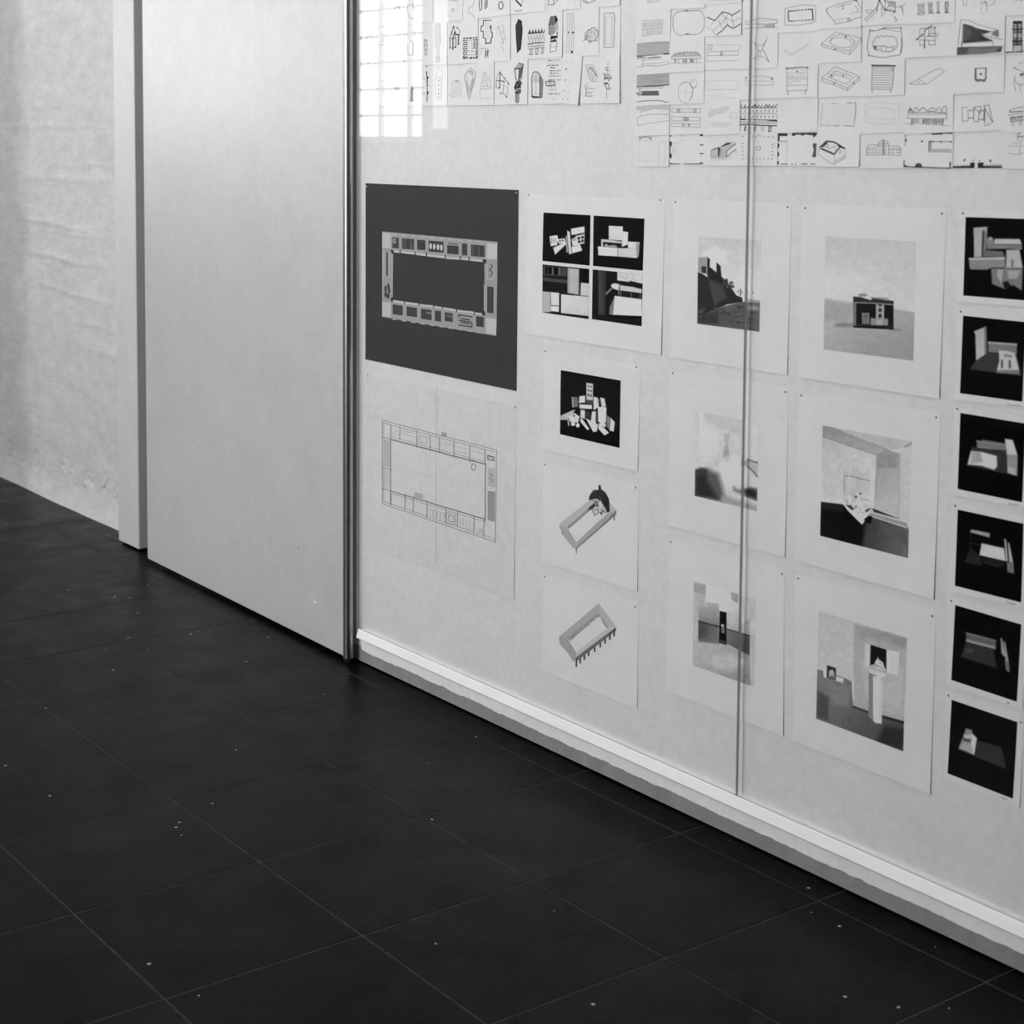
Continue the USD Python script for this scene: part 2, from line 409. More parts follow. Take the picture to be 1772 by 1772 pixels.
vv = np.vstack([np.column_stack([ring[:, 0], np.full(n, BOARD), ring[:, 1]]), np.column_stack([ring[:, 0], np.full(n, WALL + 0.001), ring[:, 1]])])
side = np.array([(k, (k + 1) % n, n + (k + 1) % n) for k in range(n)] + [(k, n + (k + 1) % n, n + k) for k in range(n)])
obj("white_board", trimesh.Trimesh(vv, np.vstack([tri, side]), process=False), MAT["board"], pth(wr))

# rail that carries the glass
rail = thing("trim_2", "white rail along the foot of the glass", kind="structure")
RAIL_F, RAIL_T, RAIL_B = 2.588, 0.1115, 0.0855
prof_pts = [(RAIL_F - 0.004, RAIL_B + 0.002), (RAIL_F + 0.003, RAIL_T - 0.001), (RAIL_F + 0.004, RAIL_T), (RAIL_F + 0.0055, RAIL_T), (RAIL_F + 0.0055, RAIL_T - 0.02), (2.6025, RAIL_T - 0.02), (2.6025, RAIL_T - 0.003), (BOARD + 0.001, RAIL_T - 0.003), (BOARD + 0.001, RAIL_B), (RAIL_F - 0.003, RAIL_B)]
L_, R_ = -4.203, ROOM_X1
ringp = np.array(prof_pts)
tri = mapbox_earcut.triangulate_float64(ringp, np.array([len(ringp)], np.uint32)).reshape(-1, 3)
k_ = len(ringp)
vv = np.vstack([np.column_stack([np.full(k_, L_), ringp]), np.column_stack([np.full(k_, R_), ringp])])
ff = np.vstack([tri, tri[:, ::-1] + k_, [(a, (a + 1) % k_, k_ + (a + 1) % k_) for a in range(k_)], [(a, k_ + (a + 1) % k_, k_ + a) for a in range(k_)]])
mrail = trimesh.Trimesh(vv, ff, process=False)
mrail.fix_normals()
obj("rail_bar", mrail, MAT["rail"], pth(rail))

# two panes of glass standing in the rail, with their ground edges
GF, GB = 2.5955, 2.6010
pane_z0, pane_z1 = RAIL_T - 0.019, 2.6
g1 = thing("glass_pane", "left sheet of display glass, window reflected near its left edge", "glass", "display glass")
obj("sheet", box(BX0 + 0.004, SEAM_X - 0.0014, GF, GB, pane_z0, pane_z1), MAT["glass"], pth(g1))
obj("edge", box(BX0 + 0.001, BX0 + 0.004, GF, GB, pane_z0, pane_z1), MAT["glass_edge"], pth(g1))
obj("edge", box(SEAM_X - 0.0014, SEAM_X - 0.0004, GF, GB, pane_z0, pane_z1), MAT["glass_edge_dark"], pth(g1))
g2 = thing("glass_pane", "right sheet of display glass, right of the upright seam", "glass", "display glass")
obj("sheet", box(SEAM_X + 0.003, ROOM_X1 - 0.3, GF, GB, pane_z0, pane_z1), MAT["glass"], pth(g2))
obj("edge", box(SEAM_X + 0.0006, SEAM_X + 0.003, GF, GB, pane_z0, pane_z1), MAT["glass_edge"], pth(g2))

# the rest of the room (behind the camera and down the room, seen only as reflections)
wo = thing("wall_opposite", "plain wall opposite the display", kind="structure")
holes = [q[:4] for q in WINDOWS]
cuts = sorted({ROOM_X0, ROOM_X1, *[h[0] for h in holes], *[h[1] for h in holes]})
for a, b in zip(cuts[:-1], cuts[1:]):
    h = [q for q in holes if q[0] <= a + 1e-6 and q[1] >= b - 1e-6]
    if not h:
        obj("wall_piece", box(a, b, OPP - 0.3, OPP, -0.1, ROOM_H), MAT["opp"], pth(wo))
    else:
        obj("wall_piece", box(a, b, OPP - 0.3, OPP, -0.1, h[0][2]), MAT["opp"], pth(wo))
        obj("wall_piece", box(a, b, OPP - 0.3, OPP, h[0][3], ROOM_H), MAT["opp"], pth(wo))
for n_, (a, b, z0, z1) in enumerate(holes):  # the high and the tall ones are unseen, added to carry fill light
    wn = thing(f"window_{n_ + 1}", "grid window in the opposite wall", kind="structure")
    fy0, fy1 = OPP - 0.22, OPP - 0.17
    if b - a < 1:
        obj("pane", box(a, b, OPP - 0.026, OPP - 0.02, z0, z1), MAT["glass"], pth(wn))
        continue
    t = 0.05
    for q in ((a, a + t, z0, z1), (b - t, b, z0, z1), (a + t, b - t, z0, z0 + t), (a + t, b - t, z1 - t, z1)):
        obj("frame", box(q[0], q[1], fy0, fy1, q[2], q[3]), MAT["frame"], pth(wn))
    cols = 5 if b - a > 1 else 1
    for k in range(1, cols):
        x = a + (b - a) * k / cols
        obj("mullion", box(x - 0.018, x + 0.018, fy0, fy1, z0 + t, z1 - t), MAT["frame"], pth(wn))
    nr = max(2, int(round((z1 - z0) / 0.225)))
    for k in range(1, nr):
        z = z0 + (z1 - z0) * k / nr
        obj("glazing_bar", box(a + t, b - t, fy0 + 0.005, fy1 - 0.005, z - 0.011, z + 0.011), MAT["frame"], pth(wn))
    obj("pane", box(a + t, b - t, OPP - 0.20, OPP - 0.196, z0 + t, z1 - t), MAT["glass"], pth(wn))
ceil = thing("ceiling", "plain ceiling with a long slot added for fill light", kind="structure")
for a, b, c, d in ((ROOM_X0, ROOM_X1, OPP - 0.3, FILL_SLOT[2]), (ROOM_X0, ROOM_X1, FILL_SLOT[3], 3.2), (ROOM_X0, FILL_SLOT[0], FILL_SLOT[2], FILL_SLOT[3]), (FILL_SLOT[1], ROOM_X1, FILL_SLOT[2], FILL_SLOT[3])):
    obj("ceiling_slab", box(a, b, c, d, ROOM_H, ROOM_H + 0.2), MAT["ceiling"], pth(ceil))
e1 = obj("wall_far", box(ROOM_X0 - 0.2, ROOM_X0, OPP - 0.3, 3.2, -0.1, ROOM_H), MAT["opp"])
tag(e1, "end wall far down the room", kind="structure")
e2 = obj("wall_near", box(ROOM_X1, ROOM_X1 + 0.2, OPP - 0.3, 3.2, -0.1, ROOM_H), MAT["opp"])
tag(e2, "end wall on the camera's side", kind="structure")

# ------------------------------------------------------------------ sheets on the board
# Positions below were measured in enlarged views of the photograph: each frame is (x0, y0, picture pixels per enlarged pixel).
FR = {"z4": (620, 300, .22573), "z5": (900, 320, .27083), "z6": (1150, 320, .18064), "z7": (1370, 320, .2145), "z8": (1630, 340, .20315),
      "y1": (1630, 690, .20882), "y2": (1620, 1030, .21997), "y3": (1370, 680, .20319), "y4": (1360, 980, .22581), "y5": (1150, 640, .18053),
      "y6": (1140, 920, .20871), "y7": (920, 780, .25974), "y8": (620, 640, .23697), "px": (0, 0, 1.0),
      "A": (730, 0, .06772), "B": (840, 0, .06772), "C": (950, 0, .07336), "D": (730, 95, .06772), "E": (840, 95, .06772), "F": (950, 95, .07336),
      "G": (1095, 0, .07336), "H": (1095, 120, .09878), "I": (1280, 0, .07901), "J": (1210, 130, .09309), "K": (1340, 130, .09313),
      "L": (1410, 0, .09594), "M": (1480, 150, .09594), "N": (1560, 0, .11964), "O": (1630, 150, .08468), "P": (560, 0, .11287), "Q": (1200, 0, .11287)}


def pts(text):
    return np.array([[float(q) for q in p.split(",")] for p in text.split()])


def to_px(frame, p):
    x0, y0, s = FR[frame]
    return np.asarray(p, float) * s + (x0, y0)


def albedo(tone, ref, paper=0.86):
    return np.clip(lin(tone) / lin(ref) * paper, 0.001, 0.9)


class Sheet:
    """A sheet hanging on the board: flat at the top, its foot standing off a little."""

    def __init__(self, quad_px, base, lift, twist=0.0):
        q = on_wall(np.array(quad_px)[:, 0], np.array(quad_px)[:, 1], PAPER)
        self.q, self.base, self.lift, self.twist = q, base, lift * 0.45, twist
        self.zt, self.zb = q[:2, 1].max(), q[2:, 1].min()
        self.xl, self.xr = q[:, 0].min(), q[:, 0].max()

    def depth(self, xz, over=0.0):
        t = np.clip((self.zt - xz[..., 1]) / (self.zt - self.zb), 0, 1)
        u = np.clip((xz[..., 0] - self.xl) / (self.xr - self.xl), 0, 1)
        return PAPER - self.base - self.lift * t ** 2.2 * (1 + self.twist * (u - 0.5) * 2) - over

    def place(self, xz, over=0.0):
        xz = np.asarray(xz, float)
        return np.stack([xz[..., 0], self.depth(xz, over), xz[..., 1]], -1)

    def mesh(self, n=8, thick=0.00022):
        u, v = np.meshgrid(np.linspace(0, 1, 3), np.linspace(0, 1, n))
        a, b, c, d = self.q
        xz = ((1 - u) * (1 - v))[..., None] * a + (u * (1 - v))[..., None] * b + (u * v)[..., None] * c + ((1 - u) * v)[..., None] * d
        fr, bk = self.place(xz).reshape(-1, 3), self.place(xz, -thick).reshape(-1, 3)
        m = len(fr)
        i = np.arange(m).reshape(n, 3)
        quads = np.stack([i[:-1, :-1], i[1:, :-1], i[1:, 1:], i[:-1, 1:]], -1).reshape(-1, 4)
        edge = list(i[0, :]) + list(i[1:, 2]) + list(i[-1, -2::-1]) + list(i[-2:0:-1, 0])
        rim = [(edge[k], edge[(k + 1) % len(edge)], edge[(k + 1) % len(edge)] + m, edge[k] + m) for k in range(len(edge))]
        return np.vstack([fr, bk]), np.vstack([quads, quads[:, ::-1] + m, np.array(rim)])


class Ink:
    """Flat printed or drawn marks, gathered into one mesh that follows its sheet."""

    def __init__(self, sheet, ref, over=0.00012):
        self.s, self.ref, self.over, self.v, self.f, self.t, self.n, self.k = sheet, ref, over, [], [], [], 0, 0

    def add(self, px, faces, tone):
        xz = on_wall(px[:, 0], px[:, 1], PAPER)
        self.v.append(self.s.place(xz, self.over + 0.000004 * self.k))
        self.k += 1
        self.f.append(np.asarray(faces) + self.n)
        self.t.append(np.full(len(px), float(albedo(tone, self.ref))))
        self.n += len(px)

    def line(self, p, w, tone):
        p = np.asarray(p, float)
        keep = np.r_[True, np.hypot(*np.diff(p, axis=0).T) > 1e-3]
        p = p[keep]
        if len(p) < 2:
            return
        d = np.diff(p, axis=0)
        d /= np.hypot(d[:, 0], d[:, 1])[:, None]
        nrm = np.column_stack([-d[:, 1], d[:, 0]])
        nn = np.vstack([nrm[:1], nrm[:-1] + nrm[1:], nrm[-1:]])
        ln = np.hypot(nn[:, 0], nn[:, 1])
        bad = ln < 0.3
        nn[~bad] /= ln[~bad][:, None]
        nn[bad] = np.vstack([nrm, nrm[-1:]])[bad]
        # mitre, bounded
        k = np.ones(len(p))
        k[1:-1] = 1 / np.clip((nn[1:-1] * nrm[1:]).sum(1), 0.6, 1)
        off = nn * (w / 2 * k)[:, None]
        px = np.vstack([p - off, p + off])
        m = len(p)
        i = np.arange(m - 1)
        f = np.vstack([np.column_stack([i, i + m, i + 1]), np.column_stack([i + 1, i + m, i + 1 + m])])
        self.add(px, f, tone)

    def fill(self, p, tone):
        p = np.asarray(p, float)
        f = mapbox_earcut.triangulate_float64(p, np.array([len(p)], np.uint32)).reshape(-1, 3)
        self.add(p, f, tone)

    def draw(self, text, frame):
        """One mark: 'l tone width points' line, 'c' closed line, 'f tone points' filled, 'e tone width x,y rx,ry' ellipse, 'd tone radius points' dots."""
        if ":" in text:
            frame, text = text.split(":", 1)
        w = text.split()
        kind, tone = w[0], float(w[1])
        g = FR[frame][2]
        if kind == "f":
            self.fill(to_px(frame, pts(" ".join(w[2:]))), tone)
        elif kind in "lc":
            p = to_px(frame, pts(" ".join(w[3:])))
            if kind == "c":
                p = np.vstack([p, p[:1]])
            self.line(wobble(p), float(w[2]), tone)
        elif kind == "e":
            c, r = pts(" ".join(w[3:5]))
            a = np.linspace(0, 2 * np.pi, 25)
            self.line(to_px(frame, np.column_stack([c[0] + r[0] * np.cos(a), c[1] + r[1] * np.sin(a)])), float(w[2]), tone)
        elif kind == "b":     # filled ellipse
            c, r = pts(" ".join(w[2:4]))
            a = np.linspace(0, 2 * np.pi, 20, endpoint=False)
            self.fill(to_px(frame, np.column_stack([c[0] + r[0] * np.cos(a), c[1] + r[1] * np.sin(a)])), tone)
        elif kind == "d":
            for c in pts(" ".join(w[3:])):
                a = np.linspace(0, 2 * np.pi, 8, endpoint=False)
                r = float(w[2]) / g
                self.fill(to_px(frame, np.column_stack([c[0] + r * np.cos(a), c[1] + r * np.sin(a)])), tone)

    def build(self, name, parent, label=None):
        if not self.n:
            return None
        v, f, t = np.vstack(self.v), np.vstack(self.f), np.concatenate(self.t)
        # every mark faces the room (-y)
        nrm = np.cross(v[f[:, 1]] - v[f[:, 0]], v[f[:, 2]] - v[f[:, 0]])
        f = np.where((nrm[:, 1] > 0)[:, None], f[:, ::-1], f)
        o = obj(name, (v, f), MAT["print"], parent, tone=t)
        tag(o, label)
        return o


WOB = np.random.default_rng(11)


def wobble(p):
    """A hand-drawn line: broken into short steps that stray by a fraction of a pixel."""
    out = [p[0]]
    for a, b in zip(p[:-1], p[1:]):
        n = max(1, int(np.hypot(*(b - a)) / 6))
        for k in range(1, n + 1):
            q = a + (b - a) * k / n
            out.append(q + (WOB.normal(0, 0.16, 2) if k < n else 0))
    return np.array(out)


def scribble(frame, x0, x1, y, amp, tone, w, seed, slope=0.0):
    """A line of unreadable handwriting."""
    r = np.random.default_rng(seed)
    out, x = [], x0
    while x < x1 - 8:
        n = int(r.integers(4, 10))
        step = r.uniform(6, 11)
        p = []
        for k in range(n):
            p.append((x, y + slope * (x - x0) + amp * (r.uniform(-1, 1) if k % 2 else r.uniform(-0.4, 0.4))))
            x += step
            if x > x1:
                break
        if len(p) > 1:
            out.append(f"{frame}:l {tone} {w} " + " ".join(f"{a:.1f},{b:.1f}" for a, b in p))
        x += r.uniform(8, 16)
    return out


# ---- photographs: tone laid down on a fine grid of flat print
def cover(P, poly, soft):
    a, b = poly, np.roll(poly, -1, 0)
    inside = np.zeros(len(P), bool)
    dist = np.full(len(P), 1e9)
    for (x0, y0), (x1, y1) in zip(a, b):
        if y0 != y1:
            hit = (P[:, 1] < y0) != (P[:, 1] < y1)
            inside ^= hit & (P[:, 0] < (x1 - x0) * (P[:, 1] - y0) / (y1 - y0) + x0)
        dx, dy = x1 - x0, y1 - y0
        t = np.clip(((P[:, 0] - x0) * dx + (P[:, 1] - y0) * dy) / max(dx * dx + dy * dy, 1e-9), 0, 1)
        dist = np.minimum(dist, np.hypot(P[:, 0] - x0 - t * dx, P[:, 1] - y0 - t * dy))
    return np.clip(np.where(inside, dist, -dist) / soft + 0.5, 0, 1)


def tone_of(spec, P):
    if ">" not in spec:
        return float(spec)
    t, at = spec.split("@")
    t0, t1 = (float(q) for q in t.split(">"))
    x0, y0, x1, y1 = (float(q) for q in at.split(","))
    d = np.array([x1 - x0, y1 - y0])
    return t0 + (t1 - t0) * np.clip(((P - (x0, y0)) @ d) / (d @ d), 0, 1)


def photo(name, sheet, parent, frame, corners, bg, layers, ref, grain=3.0, soft=None, label=None, seed=1):
    q = to_px(frame, pts(corners))
    g = FR[frame][2]
    nx = int(np.ceil(max(np.hypot(*(q[1] - q[0])), np.hypot(*(q[2] - q[3]))) / 0.9)) + 1
    ny = int(np.ceil(max(np.hypot(*(q[3] - q[0])), np.hypot(*(q[2] - q[1]))) / 0.9)) + 1
    w = on_wall(q[:, 0], q[:, 1], PAPER)
    u, v = np.meshgrid(np.linspace(0, 1, nx), np.linspace(0, 1, ny))
    xz = ((1 - u) * (1 - v))[..., None] * w[0] + (u * (1 - v))[..., None] * w[1] + (u * v)[..., None] * w[2] + ((1 - u) * v)[..., None] * w[3]
    xz = xz.reshape(-1, 2)
    P = (seen(np.column_stack([xz[:, 0], np.full(len(xz), PAPER), xz[:, 1]])) - FR[frame][:2]) / g
    t = np.zeros(len(P)) + tone_of(bg, P)
    s0 = soft or 1.3 / g
    for text in layers:
        kw = text.split()
        kind = kw[0]
        if kind == "p":                       # p tone soft points
            poly, s = pts(" ".join(kw[3:])), max(float(kw[2]), s0)
            lo, hi = poly.min(0) - s, poly.max(0) + s
        elif kind == "e":                     # e tone soft x,y rx,ry
            c, r = pts(" ".join(kw[3:5]))
            a = np.linspace(0, 2 * np.pi, 20, endpoint=False)
            poly, s = np.column_stack([c[0] + r[0] * np.cos(a), c[1] + r[1] * np.sin(a)]), max(float(kw[2]), s0)
            lo, hi = poly.min(0) - s, poly.max(0) + s
        elif kind == "l":                     # l tone width points
            line, wd = pts(" ".join(kw[3:])), float(kw[2])
            lo, hi = line.min(0) - wd - s0, line.max(0) + wd + s0
        m = np.flatnonzero(((P >= lo) & (P <= hi)).all(1))
        if not len(m):
            continue
        Q = P[m]
        if kind == "l":
            a = np.zeros(len(Q))
            for (x0, y0), (x1, y1) in zip(line[:-1], line[1:]):
                dx, dy = x1 - x0, y1 - y0
                tt = np.clip(((Q[:, 0] - x0) * dx + (Q[:, 1] - y0) * dy) / max(dx * dx + dy * dy, 1e-9), 0, 1)
                d = np.hypot(Q[:, 0] - x0 - tt * dx, Q[:, 1] - y0 - tt * dy)
                a = np.maximum(a, np.clip((wd / 2 - d) / s0 + 0.5, 0, 1) * min(1, wd / s0))
        else:
            a = cover(Q, poly, s)
        t[m] = t[m] * (1 - a) + a * tone_of(kw[1], Q)
    if grain:
        n3 = np.column_stack([P * g / 2.2, np.full(len(P), seed * 3.1)])
        n4 = np.column_stack([P * g / 9.0, np.full(len(P), seed * 1.7)])
        t = t + grain * 2.2 * (meshkit.noise(n3, seed) - 0.5) * np.clip(t / 60, 0.2, 2) + grain * 2.0 * (meshkit.noise(n4, seed + 5) - 0.5) * np.clip(t / 60, 0.2, 2)
    i = np.arange(nx * ny).reshape(ny, nx)
    f = np.stack([i[:-1, :-1], i[1:, :-1], i[1:, 1:], i[:-1, 1:]], -1).reshape(-1, 4)
    o = obj(name, (sheet.place(xz, 0.0001), f), MAT["print"], parent, tone=albedo(t, ref))
    tag(o, label)
    return o


def pins(sheet, parent, spots, mat="pin", r=0.0021):
    for x, y in spots:
        c = on_wall(x, y, PAPER)
        y0 = float(sheet.depth(c))
        ball = trimesh.creation.icosphere(1, r)
        ball.apply_scale([1, 0.55, 1])
        ball.apply_translation([c[0], y0 - 0.0008, c[1]])
        obj("pin", ball, MAT[mat], parent, smooth=True)


def hang(name, label, cat, group, quad, lift=0.003, base=0.0001, twist=0.0, mat="paper"):
    s = Sheet(quad, base, lift, twist)
    t = thing(name, label, cat, group)
    obj("paper", s.mesh(), MAT[mat], pth(t))
    return s, t


GP = "photograph sheets pinned to the board"

# 1 dark print of a courtyard plan in negative
s, t = hang("plan_print", "large dark grey print showing a white courtyard plan, beside the door", "print", None,
            [(632.8, 317), (897.6, 328.9), (893.8, 676.5), (632.8, 621.6)], 0.002, mat="dark_paper")
k = Ink(s, 205)
for q in ("f 148 183,445 1068,525 1066,682 965,672 265,605 183,575", "f 148 183,975 265,968 955,1075 1062,1105 1060,1247 183,1100",
          "f 146 183,575 268,610 265,970 183,978", "f 146 975,672 1068,680 1062,1108 965,1080",
          "f 176 185,455 248,462 248,576 185,568", "f 180 988,533 1066,538 1062,660 985,655", "f 176 185,985 250,992 250,1102 185,1094", "f 180 980,1108 1060,1116 1058,1238 978,1224"):
    k.draw(q, "z4")
for x0, y0, x1, y1 in ((262, 490, 312, 573), (335, 496, 428, 580), (452, 508, 515, 586), (540, 515, 655, 603), (682, 550, 770, 618), (795, 537, 836, 628), (865, 545, 970, 638)):
    d = .085 * (x1 - x0)
    k.draw(f"f 66 {x0},{y0} {x1},{y0 + d:.0f} {x1},{y1 + d * .6:.0f} {x0},{y1 - d * .4:.0f}", "z4")
for x0, y0, x1, y1 in ((265, 1003, 342, 1084), (372, 1020, 452, 1098), (482, 1036, 563, 1120), (588, 1050, 636, 1134), (664, 1064, 726, 1136), (905, 1094, 964, 1176)):
    d = .15 * (x1 - x0)
    k.draw(f"f 66 {x0},{y0} {x1},{y0 + d:.0f} {x1},{y1 + d * .5:.0f} {x0},{y1 - d * .5:.0f}", "z4")
for q in ("f 90 690,530 765,540 765,548 690,540", "l 110 .9 345,500 345,570", "l 110 .9 360,500 360,572", "l 120 .9 400,505 400,578", "l 120 .9 412,530 412,580", "f 172 268,500 288,502 288,535 268,533", "f 60 274,506 283,507 283,528 274,526",
          "l 120 .8 880,555 880,636", "l 120 .8 925,560 925,640", "f 95 672,1080 720,1090 720,1110 672,1098", "f 120 520,1060 562,1068 562,1080 520,1072"):
    k.draw(q, "z4")
for x, y in ((555, 558), (583, 562), (612, 565), (638, 569)):
    k.draw(f"b 188 {x},{y} 10,23", "z4")
for q in ("768,1084 876,1100", "785,1112 858,1124", "770,1126 874,1142", "785,1142 858,1154", "768,1162 874,1178", "772,1082 772,1105", "872,1150 872,1178"):
    k.draw(f"l 60 1.9 {q}", "z4")
for q in ("272,598 318,603", "328,603 434,615", "443,617 520,627", "528,629 665,645", "673,647 780,656", "788,655 848,660", "856,662 958,672",
          "270,980 352,991", "362,993 463,1005", "472,1010 575,1019", "583,1022 643,1032", "652,1033 750,1050", "760,1052 890,1068", "897,1073 950,1080"):
    k.draw(f"l 178 3.6 {q}", "z4")
for q in ("260,618 260,820", "260,832 260,950", "972,690 972,830", "967,845 967,1050", "195,590 195,800", "240,600 240,800", "985,865 985,1070", "1045,870 1045,1075", "990,690 990,810 1042,812 1042,692"):
    k.draw(f"l 176 1.1 {q}", "z4")
for q in ("l 74 3 222,605 222,785", "l 60 1.6 323,585 323,612", "l 60 1.6 438,600 438,628", "l 60 1.6 523,605 523,632", "l 60 1.6 668,625 668,650", "l 60 1.6 783,632 783,660", "l 60 1.6 851,640 851,668",
          "l 60 1.6 357,978 357,1000", "l 60 1.6 467,992 467,1015", "l 60 1.6 578,1008 578,1030", "l 60 1.6 648,1018 648,1040", "l 60 1.6 755,1035 755,1060", "l 60 1.6 893,1055 893,1085",
          "f 55 250,585 272,590 272,618 256,612", "f 55 950,658 985,662 980,690 962,690", "f 55 252,950 270,952 266,985 250,980", "f 55 950,1055 975,1060 972,1092 952,1086",
          "f 68 990,865 1040,872 1038,1074 988,1066", "l 120 .8 1000,700 1000,800", "l 90 2 1015,700 1030,710 1012,740 1030,760 1015,790", "d 176 1 1002,705 1002,765",
          "b 66 211,885 9,24", "b 66 232,865 9,22", "b 66 212,928 10,22", "b 66 238,898 9,24", "b 66 230,940 12,20"):
    k.draw(q, "z4")
for y, dx, n, sl in ((462, 0, 10, .085), (1112, 0, 10, .155)):
    for j in range(n):
        x = 262 + j * 72
        k.draw(f"l 182 1.2 {x},{y + (x - 262) * sl + 6:.0f} {x + 34},{y + (x - 228) * sl + 6:.0f}", "z4")
k.build("printed_plan", pth(t))
pins(s, pth(t), [to_px("z4", (65, 102)), to_px("z4", (1213, 148))], "pin_light", 0.0024)

# 2 line drawing on tracing paper
s, t = hang("plan_drawing", "large tracing paper sheet with a pencil courtyard plan, below the dark print", "drawing", None,
            [(634, 647), (893.7, 702.8), (890, 1038), (634, 942)], 0.003, mat="tracing")
k = Ink(s, 203, 0.0001)
for q in ("l 183 2.2 572,120 570,700", "l 176 1.6 570,700 570,1420", "f 184 556,180 590,190 586,380 560,370",
          "c 112 1.0 175,368 1010,585 1003,1257 178,978", "l 125 .9 182,388 1004,603", "l 125 .9 184,962 1000,1236", "l 125 .9 186,392 186,960", "l 112 2.0 240,508 930,690", "l 135 .9 240,490 930,672",
          "l 112 1.6 930,680 928,1105", "l 112 1.8 240,885 930,1092", "l 135 .9 240,902 925,1110", "l 112 1.4 238,400 238,985",
          "l 120 1.4 305,412 305,506", "l 120 1.4 430,446 428,568", "l 120 1.4 525,480 524,598", "l 120 1.4 594,492 592,612", "l 120 1.4 700,520 698,645", "l 120 1.4 816,550 816,680", "l 120 1.4 925,580 927,690",
          "l 120 1.4 240,892 240,990", "l 120 1.4 345,905 343,1020", "l 120 1.4 405,922 402,1045", "l 120 1.4 505,955 502,1078", "l 120 1.4 640,1000 638,1118", "l 120 1.4 728,1028 724,1148", "l 120 1.4 848,1062 845,1190", "l 120 1.4 920,1085 918,1220",
          "l 120 1.2 178,492 240,508", "l 120 1.2 178,714 238,728", "l 120 1.2 178,868 238,882", "f 168 184,508 232,518 232,712 184,702", "l 150 .8 195,730 195,860", "l 150 .8 210,735 210,865", "l 155 .8 225,740 225,868",
          "f 140 946,882 1000,890 998,1112 946,1096", "f 170 946,712 1000,718 1000,862 948,850", "l 110 1 960,760 985,770 958,790 988,805 962,830", "f 120 942,618 995,634 993,668 942,655", "f 190 952,634 985,643 984,656 952,648",
          "e 100 1.1 843,710 15,25", "d 90 1 835,660 850,664", "e 150 .9 535,1040 13,25", "e 150 .9 562,1050 13,25", "e 150 .9 588,1058 13,25", "e 150 .9 613,1066 13,25",
          "f 160 413,893 475,908 475,945 410,930", "f 150 608,452 646,460 646,488 608,480", "c 140 .9 448,478 502,490 500,540 448,528", "c 130 .9 645,1040 712,1058 712,1130 648,1118", "c 120 1.1 662,1060 700,1070 700,1112 664,1105",
          "l 155 .8 752,1078 750,1158", "l 155 .8 770,1083 768,1164", "l 155 .8 792,1090 790,1170", "l 155 .8 812,1095 810,1178", "c 130 .9 888,1160 906,1164 906,1188 888,1184", "l 150 .8 315,440 425,468", "l 150 .8 312,465 430,496",
          "l 155 .8 250,470 295,430", "l 155 .8 710,560 800,582", "l 155 .8 710,590 800,614", "l 160 .8 610,530 690,552", "l 160 .8 830,590 915,612", "l 160 .8 640,520 640,570", "l 170 .8 180,500 430,440", "l 180 .7 240,720 930,830", "l 176 .8 64,360 180,330",
          "d 120 1 240,730 932,860 970,868 610,600", "l 190 .8 170,1050 180,1230"):
    k.draw(q, "y8")
k.build("pencil_plan", pth(t))
pins(s, pth(t), [to_px("y8", (70, 32)), to_px("y8", (1148, 270))])

# 3 four photographs of block models on one sheet
s, t = hang("photo_sheet", "sheet with four dark photographs of white block models, two by two", "photograph", GP,
            [(912, 336), (1150.5, 345.7), (1145, 614.4), (907.6, 576.7)], 0.004, twist=0.3)
photo("printed_photo", s, pth(t), "z5", "150,177 450,194 445,515 144,485", "18", [
    "p 215 3 188,328 238,320 246,350 236,385 196,392", "l 70 4 200,335 200,375", "l 70 4 212,340 214,372", "l 90 4 226,338 228,370", "p 210 3 240,347 285,340 292,368 250,378", "e 20 2 256,358 5,5", "e 20 2 273,355 5,5",
    "p 222 3 212,402 292,364 297,378 224,446", "p 140 3 290,332 304,318 310,432 296,432", "p 205 3 300,290 318,300 330,440 314,443", "p 225 3 328,346 362,330 386,368 382,386 336,390", "p 150 3 330,346 350,338 362,352 340,362", "p 216 3 330,394 386,385 398,420 332,438",
    "p 212 3 325,280 412,265 413,305 350,318 328,320", "l 120 3 340,288 342,300", "l 120 3 372,280 374,296", "p 196 3 354,326 413,312 411,374 372,382", "p 20 2 368,335 384,332 384,346 368,350", "p 20 2 392,330 407,326 407,340 392,344", "p 20 2 370,358 386,354 386,368 372,372", "p 20 2 392,352 407,348 407,362 392,366", "l 60 3 325,322 412,306"], 205, seed=2)
photo("printed_photo", s, pth(t), "z5", "470,196 795,216 785,548 467,517", "18", [
    "p 205 3 567,260 657,265 657,356 567,350", "p 222 3 655,296 691,301 689,382 650,396 652,356", "p 218 3 690,361 765,366 760,406 690,403", "p 208 3 497,392 625,400 625,458 500,450", "p 198 3 625,403 762,405 757,458 745,468 625,458", "l 60 3 625,402 625,458",
    "p 190 3 518,346 560,349 652,362 650,374 530,364 532,394 518,393", "p 30 3 532,366 648,376 645,402 532,394", "p 160 3 540,380 560,378 562,388 600,384 622,392 615,399 540,394", "p 150 3 740,370 762,372 758,450 745,465"], 205, seed=3)
